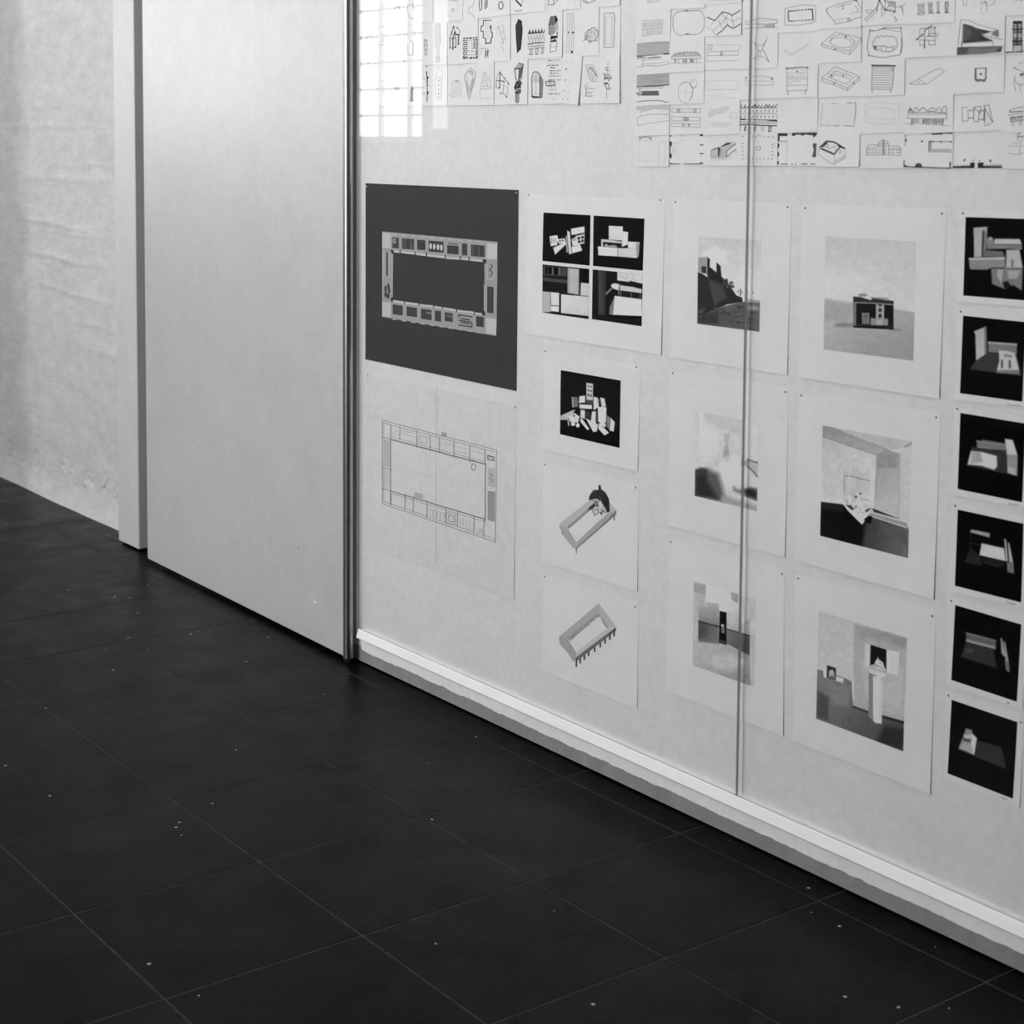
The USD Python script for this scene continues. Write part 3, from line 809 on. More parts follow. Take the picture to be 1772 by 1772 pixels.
photo("printed_photo", s, pth(t), "z5", "145,508 443,537 440,857 145,815", "26", [
    "p 66 6 148,515 300,528 300,585 148,575", "p 12 4 162,520 176,522 176,570 162,568", "p 12 4 182,524 205,526 205,572 182,570", "p 12 4 215,526 245,528 245,576 215,574", "p 105 5 205,525 214,526 214,575 205,573", "p 105 5 246,528 256,529 256,578 246,576",
    "p 70 8 145,590 305,608 305,630 145,612", "p 172 4 305,530 378,537 376,702 305,690", "p 150 4 305,530 318,532 318,690 305,690", "p 192 4 390,624 443,630 443,712 386,705", "p 14 5 382,538 443,542 443,624 390,622 382,690", "p 60 6 378,640 390,625 386,704 376,700",
    "p 172 4 145,680 193,684 200,812 145,814", "p 208 4 195,684 255,690 252,772 200,768", "p 226 4 198,772 252,776 250,812 200,806", "p 205>190@300,700,400,840 4 262,698 443,714 440,838 262,818", "p 14 3 252,690 262,698 262,824 252,812"], 205, seed=4)
photo("printed_photo", s, pth(t), "z5", "465,540 785,572 780,903 462,857", "24", [
    "p 74>50@500,600,545,600 6 500,545 552,550 546,832 504,828", "p 200 4 622,556 784,570 784,632 622,610", "l 120 3 640,570 660,600", "l 120 3 690,575 670,605", "l 130 3 720,580 740,620", "p 20 3 700,612 784,632 784,662 720,648",
    "p 205 4 580,640 602,627 636,634 630,674 590,660", "p 120 4 548,690 585,655 592,664 552,705", "p 190 4 640,640 722,652 780,666 778,692 640,674", "p 30 3 640,676 775,694 775,725 640,712", "l 150 4 645,675 646,712", "l 150 4 712,690 713,720", "l 150 4 770,694 770,724", "l 210 4 635,640 632,700",
    "p 120 4 575,780 608,708 602,832 572,826", "p 216 4 606,708 780,730 780,838 597,830", "p 14 3 570,830 780,840 780,852 570,850"], 205, seed=5)
pins(s, pth(t), [to_px("z5", (55, 65)), to_px("z5", (898, 97))])

# 4 model tower
s, t = hang("photo_sheet", "small sheet with a dark photograph of a tower of white blocks", "photograph", GP,
            [(942, 605.7), (1108.5, 631), (1104, 816), (939, 777.7)], 0.003)
photo("printed_photo", s, pth(t), "z5", "260,1183 643,1250 637,1680 257,1592", "22", [
    "p 178 4 258,1475 330,1442 356,1435 305,1500 258,1502", "p 14 8 258,1510 640,1560 637,1680 257,1592", "p 110 4 330,1354 370,1357 372,1418 335,1422", "p 160 3 330,1354 340,1355 342,1420 335,1422", "p 225 4 380,1350 416,1345 416,1390 376,1394", "p 190 4 424,1264 467,1270 466,1400 424,1394",
    "p 60 2 433,1280 442,1281 442,1292 433,1291", "p 60 2 450,1283 459,1284 459,1295 450,1294", "p 60 2 433,1305 442,1306 442,1318 433,1317", "p 60 2 450,1310 459,1311 459,1322 450,1321", "p 60 2 432,1335 441,1336 441,1350 432,1349", "p 60 2 449,1338 458,1339 458,1352 449,1351", "p 70 3 424,1372 466,1376 466,1400 424,1396",
    "p 236 4 380,1402 460,1406 460,1432 382,1428", "p 232 4 470,1354 494,1358 502,1420 470,1440", "p 160 3 494,1360 504,1368 506,1418 500,1420", "p 200 4 512,1358 540,1364 550,1412 522,1424", "p 238 4 498,1418 552,1420 550,1520 500,1514", "l 190 4 500,1450 550,1456", "l 190 4 500,1485 550,1492", "p 205 4 460,1448 485,1445 485,1560 452,1516",
    "p 60 3 488,1440 497,1440 497,1520 488,1520", "p 222 4 388,1436 415,1440 415,1496 386,1482", "p 60 3 418,1445 450,1450 450,1490 418,1480", "p 240 4 420,1490 500,1530 492,1574 470,1580", "p 214 4 390,1482 446,1560 430,1566 385,1512", "p 236 4 505,1520 570,1584 540,1600 500,1556", "p 120 4 555,1468 580,1490 575,1570 556,1545", "p 225 4 580,1488 606,1515 600,1576 575,1570",
    "p 222 5 310,1482 346,1455 382,1480 372,1520 322,1512", "p 150 4 300,1490 318,1500 318,1540 308,1540", "e 235 4 340,1526 14,14", "e 225 4 370,1536 12,14", "e 130 5 345,1475 8,10", "p 235 4 515,1500 550,1530 545,1550 510,1530"], 200, seed=6)
pins(s, pth(t), [to_px("z5", (163, 1063)), to_px("z5", (744, 1163))])

# 5, 6 drawings of rectangular ring buildings
s, t = hang("model_drawing", "white sheet with a grey ring building, dark clutter on its far corner", "drawing", None,
            [(939.5, 799.5), (1105, 838), (1103.6, 1022.8), (938, 972)], 0.003)
k = Ink(s, 198)
for q in ("f 168 183,498 190,485 440,285 520,345 566,398 505,420 470,390 438,330 238,510", "f 152 183,498 238,512 297,606 290,655 275,645 205,555", "f 130 236,512 300,440 410,345 438,330 440,352 250,520", "f 150 290,655 296,612 502,420 565,395 566,408",
          "f 110 296,640 566,400 563,425 297,658", "f 178 297,618 500,432 512,432 300,628", "f 120 294,655 306,645 303,686 297,684", "f 115 545,430 556,420 554,465 547,465", "f 130 200,535 214,550 212,560 203,558",
          "f 46 380,330 386,298 412,262 445,262 446,228 460,230 464,256 492,278 516,322 522,404 505,412 490,380 470,350 440,320 420,320", "f 62 378,395 385,375 415,350 430,365 405,392", "f 120 415,338 440,330 452,372 430,376", "f 190 448,350 462,330 470,368 455,375", "f 60 410,262 430,260 430,280 408,290",
          "f 176 405,400 430,385 452,408 420,432", "c 70 .9 405,398 432,386 452,410 420,432", "l 70 1 430,350 448,405", "l 70 1 470,395 500,412", "l 75 1 452,380 490,418", "l 90 1 400,325 440,345", "l 80 1.2 450,300 480,360", "l 150 .8 390,285 392,300", "l 160 .8 358,305 362,315", "f 90 455,410 470,400 474,420 462,430", "f 40 470,320 500,310 515,360 490,370"):
    k.draw(q, "y7")
k.build("drawn_building", pth(t))
pins(s, pth(t), [to_px("y7", (90, 92)), to_px("y7", (694, 245))])
s, t = hang("model_drawing", "white sheet with a grey ring building on many short dark legs", "drawing", None,
            [(940, 991.7), (1105, 1042), (1103, 1226.7), (937.7, 1160)], 0.003)
k = Ink(s, 190)
for q in ("f 150 183,1240 447,1016 450,1078 238,1252", "f 160 447,1016 564,1172 510,1186 450,1078", "f 142 183,1238 238,1250 300,1346 290,1406 272,1396 250,1355 190,1290", "f 168 296,1346 508,1176 564,1172 300,1376", "f 128 238,1250 450,1078 447,1100 258,1268",
          "f 96 294,1378 564,1174 563,1198 296,1408", "f 135 450,1085 512,1175 500,1182 470,1140"):
    k.draw(q, "y7")
for x, y in ((300, 1440), (325, 1416), (353, 1393), (381, 1368), (421, 1340), (458, 1310), (490, 1285), (522, 1260), (550, 1238)):
    k.draw(f"f 58 {x - 5},{y - 48} {x + 6},{y - 54} {x + 5},{y} {x - 5},{y + 1}", "y7")
for x, y in ((258, 1252), (296, 1222), (320, 1202), (347, 1178), (384, 1152), (421, 1122), (448, 1100), (477, 1134)):
    k.draw(f"f 142 {x - 8},{y - 12} {x + 8},{y - 16} {x + 6},{y + 10} {x - 7},{y + 12}", "y7")
k.build("drawn_building", pth(t))
pins(s, pth(t), [to_px("y7", (88, 838)), to_px("y7", (689, 1040))])

# 7 fortress slope
s, t = hang("photo_sheet", "sheet with a photograph of a fortress on a dark slope under pale sky", "photograph", GP,
            [(1166, 343.5), (1369.5, 352.5), (1363, 649), (1161.2, 618.5)], 0.004)
rr = np.random.default_rng(5)
grass = [f"e {rr.uniform(55, 105):.0f} 14 {x:.0f},{1180 + rr.uniform(0, 190) - (x - 318) * .05:.0f} {rr.uniform(14, 40):.0f},{rr.uniform(5, 14):.0f}" for x in rr.uniform(340, 890, 70)]
photo("printed_photo", s, pth(t), "z6", "322,493 930,535 913,1408 316,1330", "192>214@600,540,650,1000", ["e 226 130 480,690 90,60", "p 150 5 322,697 410,688 414,862 356,842 322,832", "p 40 5 410,688 437,714 432,785 498,838 500,742 537,778 548,880 600,925 600,1010 412,900",
    "p 46 6 318,834 360,850 412,884 500,916 604,985 612,960 640,985 690,1058 745,1080 752,1122 600,1146 540,1172 318,1272", "p 60 5 550,890 580,905 605,895 612,950 640,960 672,965 668,985 630,985 560,960", "p 220 4 372,846 418,882 400,872", "p 52 3 356,780 400,780 400,846 356,842", "e 95 10 640,940 22,18",
    "p 70 30 420,900 560,960 600,1080 480,1150", "p 78>95@400,1250,900,1250 8 318,1266 540,1170 752,1120 917,1115 913,1408 316,1330", "p 170>150@800,1090,800,1130 8 785,1088 917,1104 916,1132 770,1124", *grass, "l 60 7 705,1012 706,1032", "l 60 9 728,1000 730,1060", "l 90 7 745,1018 746,1035", "l 90 7 796,1020 798,1036", "l 90 7 850,1022 848,1040",
    "l 150 4 500,1190 560,1170", "l 150 4 740,1300 830,1305", "p 60 20 320,1275 520,1200 520,1330 318,1325", "e 150 40 850,1180 60,25"], 205, grain=3, seed=7)
pins(s, pth(t), [to_px("z6", (105, 165)), to_px("z6", (1180, 212))])

# 8 shed on a beach
s, t = hang("photo_sheet", "sheet with a photograph of a dark shed on an empty beach", "photograph", GP,
            [(1388, 354), (1638, 360.8), (1626.3, 690), (1382.9, 652.9)], 0.005)
photo("printed_photo", s, pth(t), "z7", "272,415 1003,457 987,1420 260,1328", "186>196@600,450,600,900", ["e 201 180 450,800 250,140", "p 176>148@500,950,700,1400 10 262,914 500,945 830,1002 1000,1030 987,1420 260,1328", "p 158 30 262,925 500,960 480,1090 262,1100", "p 160 24 840,1015 990,1035 985,1130 830,1090",
    "e 122 26 430,1130 80,18", "e 128 16 840,1168 50,8", "p 46 4 498,900 560,905 640,930 655,915 825,936 825,1166 500,1150", "e 130 10 575,888 38,12", "l 120 4 540,905 590,870", "l 120 4 560,905 610,885", "l 70 6 640,910 780,918", "p 112 4 500,942 522,946 522,1146 502,1146",
    "l 172 6 520,948 690,955 820,966", "p 24 4 524,956 680,962 680,1080 640,1080 632,1130 524,1120", "p 160 4 682,960 748,965 748,1102 682,1092", "e 40 3 715,1010 13,17", "e 40 3 715,1056 14,18", "p 46 3 700,962 732,963 728,978 704,977", "p 22 4 750,970 815,974 815,1140 782,1135 782,1078 750,1076",
    "p 138 4 640,1074 780,1080 780,1132 640,1130", "p 165 4 686,1085 735,1088 735,1130 690,1128", "p 118 4 568,1032 630,1032 630,1124 570,1120", "p 96 4 580,1045 622,1045 610,1075 582,1075", "p 20 4 500,1135 825,1150 825,1166 500,1150",
    "l 130 5 500,1265 560,1268", "l 135 5 530,1205 610,1208", "l 120 6 560,1345 640,1365", "l 135 4 650,1270 720,1285", "l 140 4 330,1210 420,1215", "l 135 4 760,1240 900,1260"], 200, grain=2.6, seed=8)
pins(s, pth(t), [to_px("z7", (110, 188)), to_px("z7", (1212, 230))])

# 9 blurred room
s, t = hang("photo_sheet", "sheet with a pale blurred photograph, dark soft shapes in its lower corners", "photograph", GP,
            [(1159, 641.8), (1364.8, 669.8), (1359, 964), (1157, 908.5)], 0.004)
photo("printed_photo", s, pth(t), "y5", "300,400 905,505 890,1357 292,1207", "198", ["p 188 30 360,400 905,500 895,700 560,560 370,470", "p 214 20 345,410 362,412 372,740 340,740", "e 212 120 420,720 60,150", "p 205 14 760,480 900,505 895,860 800,850 760,700", "p 218 12 855,520 880,525 880,740 850,735", "p 190 14 720,480 735,480 735,850 715,850",
    "p 176 8 565,606 628,612 612,720 630,820 628,885 606,882 558,830 580,720", "p 160 8 580,730 605,735 625,820 562,815", "l 120 10 590,868 628,884", "e 216 90 660,980 120,140", "p 175 12 800,868 898,900 895,1020 810,930", "p 200 10 815,780 895,800 895,886 820,855", "l 95 13 800,862 895,890", "l 95 12 800,925 850,975 893,1025", "l 100 10 795,860 795,930", "p 140 20 738,868 790,870 785,920 735,915",
    "p 90 60 300,960 420,950 520,1000 575,1190 560,1270 292,1207", "p 45 50 292,980 350,945 400,960 410,1060 520,1240 292,1207", "p 60 24 300,965 360,945 402,955 395,1010 310,1030", "p 150 50 560,1190 720,1250 890,1300 890,1357 540,1270", "p 120 30 660,1110 700,1150 890,1130 890,1248 780,1215 660,1160", "p 46 46 760,1150 820,1130 890,1160 890,1246 790,1212", "p 196 20 560,1160 660,1165 800,1230 700,1240"], 202, grain=3, soft=9, seed=9)
pins(s, pth(t), [to_px("y5", (80, 32)), to_px("y5", (1160, 212))])

# 10 room with a dark slit
s, t = hang("photo_sheet", "sheet with a photograph of a pale room around one narrow black upright opening", "photograph", GP,
            [(1157.7, 932.5), (1357, 984.7), (1356, 1272.7), (1152.5, 1195.5)], 0.004)
photo("printed_photo", s, pth(t), "y6", "290,410 810,560 795,1290 283,1105", "190", ["p 168 6 290,410 395,440 378,636 330,590 326,1110 283,1105", "p 150 8 290,430 392,445 385,520 290,500", "p 222 18 398,445 560,500 640,580 560,590 480,590 400,575", "p 172>120@420,600,420,780 10 330,600 400,585 500,600 500,785 332,740", "p 196>160@600,600,700,860 10 560,590 660,600 690,760 755,740 755,862 565,810",
    "p 150 12 600,480 660,520 655,600 600,560", "p 182 8 665,520 806,560 803,730 710,745 690,600", "p 165 5 712,742 757,730 757,860 745,820", "p 72>150@340,800,640,870 8 330,740 500,788 500,905 330,892", "p 112>70@570,850,755,950 8 563,806 757,862 756,1030 563,930", "l 52 12 332,742 500,788", "l 60 10 565,808 757,862",
    "p 168>132@500,930,760,1250 10 328,895 500,918 756,1025 766,1282 285,1108", "p 178 8 757,862 803,850 795,1290 766,1280", "e 182 60 560,1080 150,70", "p 100 20 330,880 500,905 500,930 330,910", "p 16 4 506,655 562,668 564,940 500,920", "p 55 4 500,890 564,908 564,940 500,920", "p 224 4 500,600 566,625 562,668 506,655", "e 200 4 530,596 20,22", "p 120 4 520,765 545,770 547,845 522,838", "e 205 4 527,778 9,9", "l 30 4 534,790 534,840", "p 175 4 290,500 325,540 325,1100 285,1100"], 195, grain=3, seed=10)
pins(s, pth(t), [to_px("y6", (100, 85)), to_px("y6", (1022, 350))])

# 11 room corner with a heap
s, t = hang("photo_sheet", "sheet with a photograph of a white room corner and a heap under bars", "photograph", GP,
            [(1382, 681), (1628, 713.5), (1617, 1036.6), (1377, 969.5)], 0.006)
rr = np.random.default_rng(6)
cage = [f"l 140 4 {x:.0f},{655 + (x - 445) * .13 + rr.uniform(-25, 25):.0f} {x:.0f},{880 + rr.uniform(-40, 30):.0f}" for x in np.linspace(447, 662, 16)]
heap = [f"p {rr.uniform(170, 232):.0f} 3 {x:.0f},{y:.0f} {x + rr.uniform(18, 46):.0f},{y + rr.uniform(-6, 14):.0f} {x + rr.uniform(14, 40):.0f},{y + rr.uniform(20, 44):.0f} {x - rr.uniform(2, 14):.0f},{y + rr.uniform(16, 34):.0f}"
        for x, y in zip(rr.normal(590, 46, 42), rr.normal(950, 42, 42))]
photo("printed_photo", s, pth(t), "y3", "262,275 1025,415 998,1407 247,1215", "178>196@300,450,420,760", ["p 138>160@300,300,700,500 6 262,275 1025,415 1022,440 962,460 830,492 725,530 262,374", "p 176 5 318,284 1025,415 1022,438 960,460 832,490", "l 120 5 330,290 830,490", "l 110 5 262,374 725,530", "l 110 6 725,530 830,492", "p 150>178@730,560,900,900 6 725,530 832,494 925,512 918,1068 700,985",
    "p 140 20 728,540 900,520 900,640 730,640", "p 186 6 924,512 1024,425 1000,1145 912,1072", "l 110 9 962,462 1022,428", "l 140 5 725,535 716,980", "p 184>196@300,600,700,800 40 270,480 640,560 640,900 270,900", "l 150 5 920,512 916,1060",
    "p 36>100@420,1100,1000,1260 6 248,925 425,946 700,985 912,1068 1000,1145 998,1407 247,1215", "p 16 40 250,980 640,1050 600,1330 247,1210", "p 84 40 760,1100 990,1180 990,1300 760,1180", "p 142 4 655,1005 985,1100 992,1145 650,1038", "l 224 9 655,1008 985,1098", "l 220 7 650,1040 990,1148", "p 30 5 690,985 912,1068 700,1000",
    *cage, "l 84 5 445,708 500,706 665,748", "l 100 4 505,706 620,746", "l 110 5 447,700 450,860", "l 210 6 490,680 500,900", "p 12 8 435,960 500,1010 690,1050 680,1110 575,1105 440,1080", "p 216 4 416,915 432,930 520,1000 560,1000 650,1020 655,1045 620,1075 625,1090 605,1122 570,1090 480,1000",
    "p 150 4 420,930 470,975 450,960", "e 200 10 590,950 70,60", *heap, "e 90 5 586,858 12,10", "e 80 5 550,885 10,12", "p 160 4 455,890 480,920 490,960 462,930", "p 120 3 500,955 512,950 508,975", "p 130 4 540,960 560,955 555,985 540,985"], 195, grain=3, seed=11)
pins(s, pth(t), [to_px("y3", (83, 20)), to_px("y3", (1232, 208))])

# 12 gallery with a column
s, t = hang("photo_sheet", "sheet with a photograph of a gallery wall, a white column and two small pictures", "photograph", GP,
            [(1375.4, 992.4), (1619.7, 1054.5), (1610.6, 1374), (1373.5, 1281.4)], 0.005)
photo("printed_photo", s, pth(t), "y4", "250,340 930,548 903,1417 235,1167", "162>172@300,400,480,800", ["p 150 10 526,440 930,548 905,1195 740,1150 630,1110 524,1072 508,1000", "p 130>150@700,480,600,640 40 526,445 930,548 925,640 700,560 540,560", "p 160 20 560,700 900,760 900,1150 640,1080", "p 104>58@400,900,880,1380 5 240,788 290,800 440,850 505,880 512,1000 524,1078 630,1115 740,1150 905,1195 905,1417 235,1167", "p 66 30 240,950 330,1000 330,1180 238,1160", "p 112 40 330,900 500,920 480,1080 360,1060", "p 40 40 760,1220 905,1250 903,1417 700,1340",
    "p 176 5 508,870 524,790 524,1070 512,1000", "l 46 16 522,1076 632,1116", "l 34 20 740,1150 905,1196", "p 176 5 605,590 648,600 645,782 605,765", "p 188 5 772,640 872,655 860,836 772,812", "p 178 6 800,680 860,690 855,800 800,790", "p 114 8 636,795 672,830 672,1185 636,1150", "p 200>170@680,900,740,900 4 670,840 745,855 738,1206 690,1200 672,1180", "p 192 4 638,790 770,826 755,850 640,815", "p 110 4 670,830 745,850 740,865 690,862", "e 200 5 710,852 30,14",
    "p 20 3 650,600 772,640 770,808 645,768", "p 180 4 645,768 660,752 672,758 690,722 700,712 706,690 712,712 724,720 745,735 755,770 768,790 768,806 700,786", "l 60 4 665,765 690,770", "l 70 4 715,730 735,745", "l 60 4 700,760 760,785", "l 40 5 680,745 700,765", "p 182 4 288,790 318,795 315,856 290,848", "p 184 4 384,842 442,856 440,892 384,878", "p 44 3 317,756 386,780 384,872 314,852", "p 150 4 332,800 360,790 372,815 378,860 330,850", "p 85 3 340,835 375,845 378,868 340,855"], 178, grain=3, seed=12)
pins(s, pth(t), [to_px("y4", (96, 92)), to_px("y4", (1122, 381))])

# the right-hand column of black photographs
COL = "black photographs in the right column"


def column_sheet(label, quad, frame, corners, layers, ref, pin, caption, seed, pin2=None):
    s, t = hang("photo_sheet", label, "photograph", COL, quad, 0.003)
    photo("printed_photo", s, pth(t), frame, corners, "4", layers, ref, grain=1.5, soft=2.2 / FR[frame][2], seed=seed)
    if caption:
        k = Ink(s, ref)
        x0, y0, x1, y1 = caption
        r = np.random.default_rng(seed)
        n = 16
        k.line(np.column_stack([np.linspace(x0, x1, n), np.linspace(y0, y1, n) + r.uniform(-0.9, 0.9, n)]), 0.9, 70)
        k.build("caption", pth(t), "scribbled pencil caption")
    pins(s, pth(t), [pin] + ([pin2] if pin2 is not None else []))


column_sheet("topmost black photograph of the right column, pale block walls and a soft cloth", [(1660.5, 363), (1790, 367.5), (1787, 532), (1656.4, 522.4)], "z8", "202,175 735,192 712,885 185,843", [
    "p 150 4 270,265 388,257 385,302 268,322", "p 156 5 272,322 346,290 340,516 275,520", "p 60 5 345,290 362,290 356,470 340,505", "p 120 4 362,290 388,298 378,440 356,480", "p 168 5 452,360 665,362 682,408 440,406", "p 118 5 380,440 440,408 682,412 682,452 560,445 380,448", "l 50 5 560,432 680,430", "e 140 6 412,375 28,32", "p 120 5 384,372 440,378 440,410 382,438", "p 124 6 230,528 536,516 542,606 430,606 380,625 240,620", "p 170 5 230,524 536,515 538,535 232,540",
    "p 96 8 360,455 520,468 535,514 345,514", "p 160 6 548,455 662,452 690,610 540,610", "p 60 6 540,470 552,470 548,600 538,600", "p 110 6 590,540 612,535 610,605 590,605", "p 110 14 420,612 690,612 682,800 610,755 540,790 430,745", "p 150 12 480,620 520,625 510,740 470,680", "p 150 16 560,630 670,630 640,700 570,700", "p 20 14 520,730 560,720 600,770 540,795"], 188, to_px("z8", (178, 142)), None, 21)
column_sheet("second black photograph from the top of the right column, one tall upright slab", [(1655, 534), (1786, 545), (1783, 708), (1652.7, 691.4)], "z8", "180,1015 712,1070 688,1748 157,1675", [
    "p 150>160@300,1150,300,1390 5 272,1148 376,1108 382,1338 292,1400 285,1180", "p 100 4 362,1112 378,1108 384,1338 366,1350", "p 104 5 395,1238 640,1256 638,1346 395,1326", "p 150 5 395,1236 640,1254 640,1268 395,1252", "p 50 10 235,1470 290,1402 395,1330 640,1350 680,1530", "p 168 8 486,1312 560,1316 622,1334 660,1480 470,1482 490,1400", "p 70 7 503,1392 522,1394 522,1462 505,1462", "p 70 7 568,1394 588,1396 590,1464 570,1464", "p 120 6 530,1340 600,1350 600,1376 530,1366", "p 112 6 468,1482 660,1486 662,1512 468,1502"], 182, to_px("z8", (162, 980)), (1743, 699.5, 1768, 703), 22)
column_sheet("third black photograph from the top of the right column, white cloth on a dark base", [(1651, 703), (1785, 724), (1781, 881), (1648.8, 857)], "y1", "153,117 690,205 668,858 133,747", [
    "p 100 6 288,345 530,380 535,432 290,420", "l 165 8 335,344 525,376", "l 140 7 290,350 485,382", "p 130 6 295,395 420,412 400,430 300,420", "p 44 10 200,552 250,400 540,430 625,640", "p 176 12 242,432 330,440 455,474 460,560 435,590 330,556 215,545", "p 140 12 250,440 320,440 340,520 240,540", "p 168 5 522,332 588,342 628,470 540,466", "p 124 6 540,466 628,470 626,640 545,612", "p 150 10 545,560 610,580 610,635 548,612"], 176, to_px("y1", (128, 82)), (1745.5, 871.5, 1764, 875.5), 23)
column_sheet("fourth black photograph from the top of the right column, pale tray and leaning strips", [(1646.5, 868), (1781.5, 895), (1777, 1053), (1642.5, 1023)], "y1", "131,918 675,1035 660,1688 110,1548", [
    "p 130 5 232,1106 246,1082 398,1114 395,1150", "l 60 5 240,1120 238,1240", "l 60 5 392,1150 392,1205", "l 70 5 240,1195 330,1215", "l 40 5 250,1155 380,1180", "p 172 5 330,1197 516,1240 530,1346 312,1296", "p 30 10 190,1352 240,1235 318,1300 340,1385", "l 66 14 360,1354 475,1386", "p 146 4 517,1160 532,1164 550,1346 530,1344", "p 150 4 546,1190 558,1196 592,1360 560,1354", "p 96 7 538,1354 594,1360 600,1450 545,1436", "p 24 8 320,1300 520,1350 510,1400 340,1350"], 172, to_px("y1", (110, 885)), (1742, 1041.5, 1757.5, 1045.5), 24)
column_sheet("fifth black photograph from the top of the right column, low grey wall behind", [(1641, 1033), (1777.5, 1069.5), (1771, 1227), (1638, 1186)], "y2", "150,77 670,230 638,838 122,665", [
    "p 78 6 237,294 470,356 470,424 237,362", "l 150 7 237,296 368,330 470,358", "p 130 7 237,346 300,362 468,405 462,426 237,366", "p 40 14 195,486 235,368 450,420 480,574", "e 60 20 265,435 30,20", "p 132 5 508,334 520,340 545,480 530,480 514,450", "p 130 5 530,364 543,366 572,520 548,525", "p 92 8 540,520 574,522 580,606 552,592"], 168, to_px("y2", (120, 44)), (1743, 1215.5, 1748, 1217), 25)
column_sheet("bottom black photograph of the right column, one small stepped block", [(1636, 1196), (1772, 1237), (1765, 1397.5), (1636.5, 1348.5)], "y2", "122,822 640,998 607,1600 93,1400", [
    "p 38 10 290,1130 515,1195 552,1368 175,1215", "p 108 5 235,1046 284,1062 286,1092 320,1125 300,1252 175,1205 214,1112", "p 150 5 217,1098 284,1094 280,1126 226,1126", "p 168 5 286,1090 320,1124 300,1252 268,1240 278,1150", "p 62 5 214,1120 272,1140 266,1160 218,1146", "p 128 5 182,1200 222,1150 274,1166 296,1248"], 160, to_px("y2", (98, 788)), (1733, 1379.5, 1744, 1384), 26, to_px("y2", (667, 1000)))

# ------------------------------------------------------------------ the two blocks of small sketch cards above
LX = np.array([30, 115, 201, 290, 382, 470, 560, 657, 753, 852, 953, 1063, 1173, 1283, 1393, 1510, 1640]) * .27652 + 620
L1 = ([628, 730, 801, 850, 885, 914, 960, 1007, 1075], [47, 40, 35, 29, 24.7, 22, 18.6, 14, 9])
L2 = ([628, 728, 801, 845, 883, 913, 960, 1037, 1075], [117, 112.5, 110.5, 106.5, 104, 102, 99.4, 95.7, 95])
L3 = ([628, 728, 802, 855, 943, 1037, 1075], [184.7, 183.3, 182.2, 181.5, 179.7, 178.6, 178.6])
LLINE = [([628, 1075], [-25, -62]), L1, L2, L3]
RXT = np.array([1103.5, 1161.5, 1221, 1285, 1347.3, 1417.5, 1492.5, 1568, 1654, 1741, 1835])
RXB = np.array([1100.5, 1158, 1218, 1279.5, 1346.5, 1415.5, 1488, 1565.5, 1649.3, 1736.5, 1830])
RB = {0: [17, 14.5, 5.5, 1.5, -2, -8, -13, -17, -25, -29], 1: [72.5, 66, 61.5, 58.5, 55, 48.5, 42.5, 40.5, 29.5, 25], 2: [127.5, 123.7, 120.3, 118, 113, 107.7, 105.3, 98, 94.5, 91.8], 3: [180.5, 179.5, 172, 170.7, 168.6, 167, 165.5, 163, 161, 160],
      4: [234.3, 232.3, 232.9, 228.7, 229, 230, 230, 230, 226.6, 228], 5: [288, 284.5, 286.5, 287, 287, 288.7, 291.5, 289.5, 290.3, 292]}
crng = np.random.default_rng(21)


def sketch_card(block, r, c, label, frame, marks, quad=None):
    if quad is None:
        if block == "left":
            x0, x1 = LX[c], LX[c + 1]
            top, bot = LLINE[r], LLINE[r + 1]
            quad = [(x0, np.interp(x0, *top)), (x1, np.interp(x1, *top)), (x1, np.interp(x1, *bot)), (x0, np.interp(x0, *bot))]
        else:
            yb = RB[r][c]
            yt = RB[r - 1][c] if r else yb - 56
            def xx(k, y):
                return RXT[k] + (RXB[k] - RXT[k]) * np.clip(y / 290, 0, 1)
            sl = -0.045 if r < 5 else 0.0
            w = xx(c + 1, yb) - xx(c, yb)
            quad = [(xx(c, yt), yt - sl * w / 2), (xx(c + 1, yt), yt + sl * w / 2), (xx(c + 1, yb), yb + sl * w / 2), (xx(c, yb), yb - sl * w / 2)]
        quad = [(x + crng.uniform(-.35, .35) + (0.3 if k in (1, 2) else -0.3), y + crng.uniform(-.3, .3) + (0.4 if k > 1 else 0)) for k, (x, y) in enumerate(quad)]
        n = (r * 5 + c * 3) % 7
        base, lift, tw = 0.0003 + 0.00035 * n, float(crng.uniform(0.0012, 0.0036)), float(crng.uniform(-0.5, 0.5))
    else:
        base, lift, tw = 0.0032, 0.004, 0.4
    s, t = hang("sketch_card", label, "drawing", f"small sketch cards in the {block} block", quad, lift, base, tw, "card")
    single = []
    for q in marks:
        w = q.split()
        if w[0].endswith("d"):
            single += [" ".join(w[:3] + [p]) for p in w[3:]]
        else:
            single.append(q)
    groups = [[q] for q in single] if len(single) < 12 else [marks]
    for g in groups:
        k = Ink(s, 205, 0.00008)
        for q in g:
            k.draw(q, frame)
        k.build("sketch" if len(groups) == 1 else "pencil_mark", pth(t))
    return t


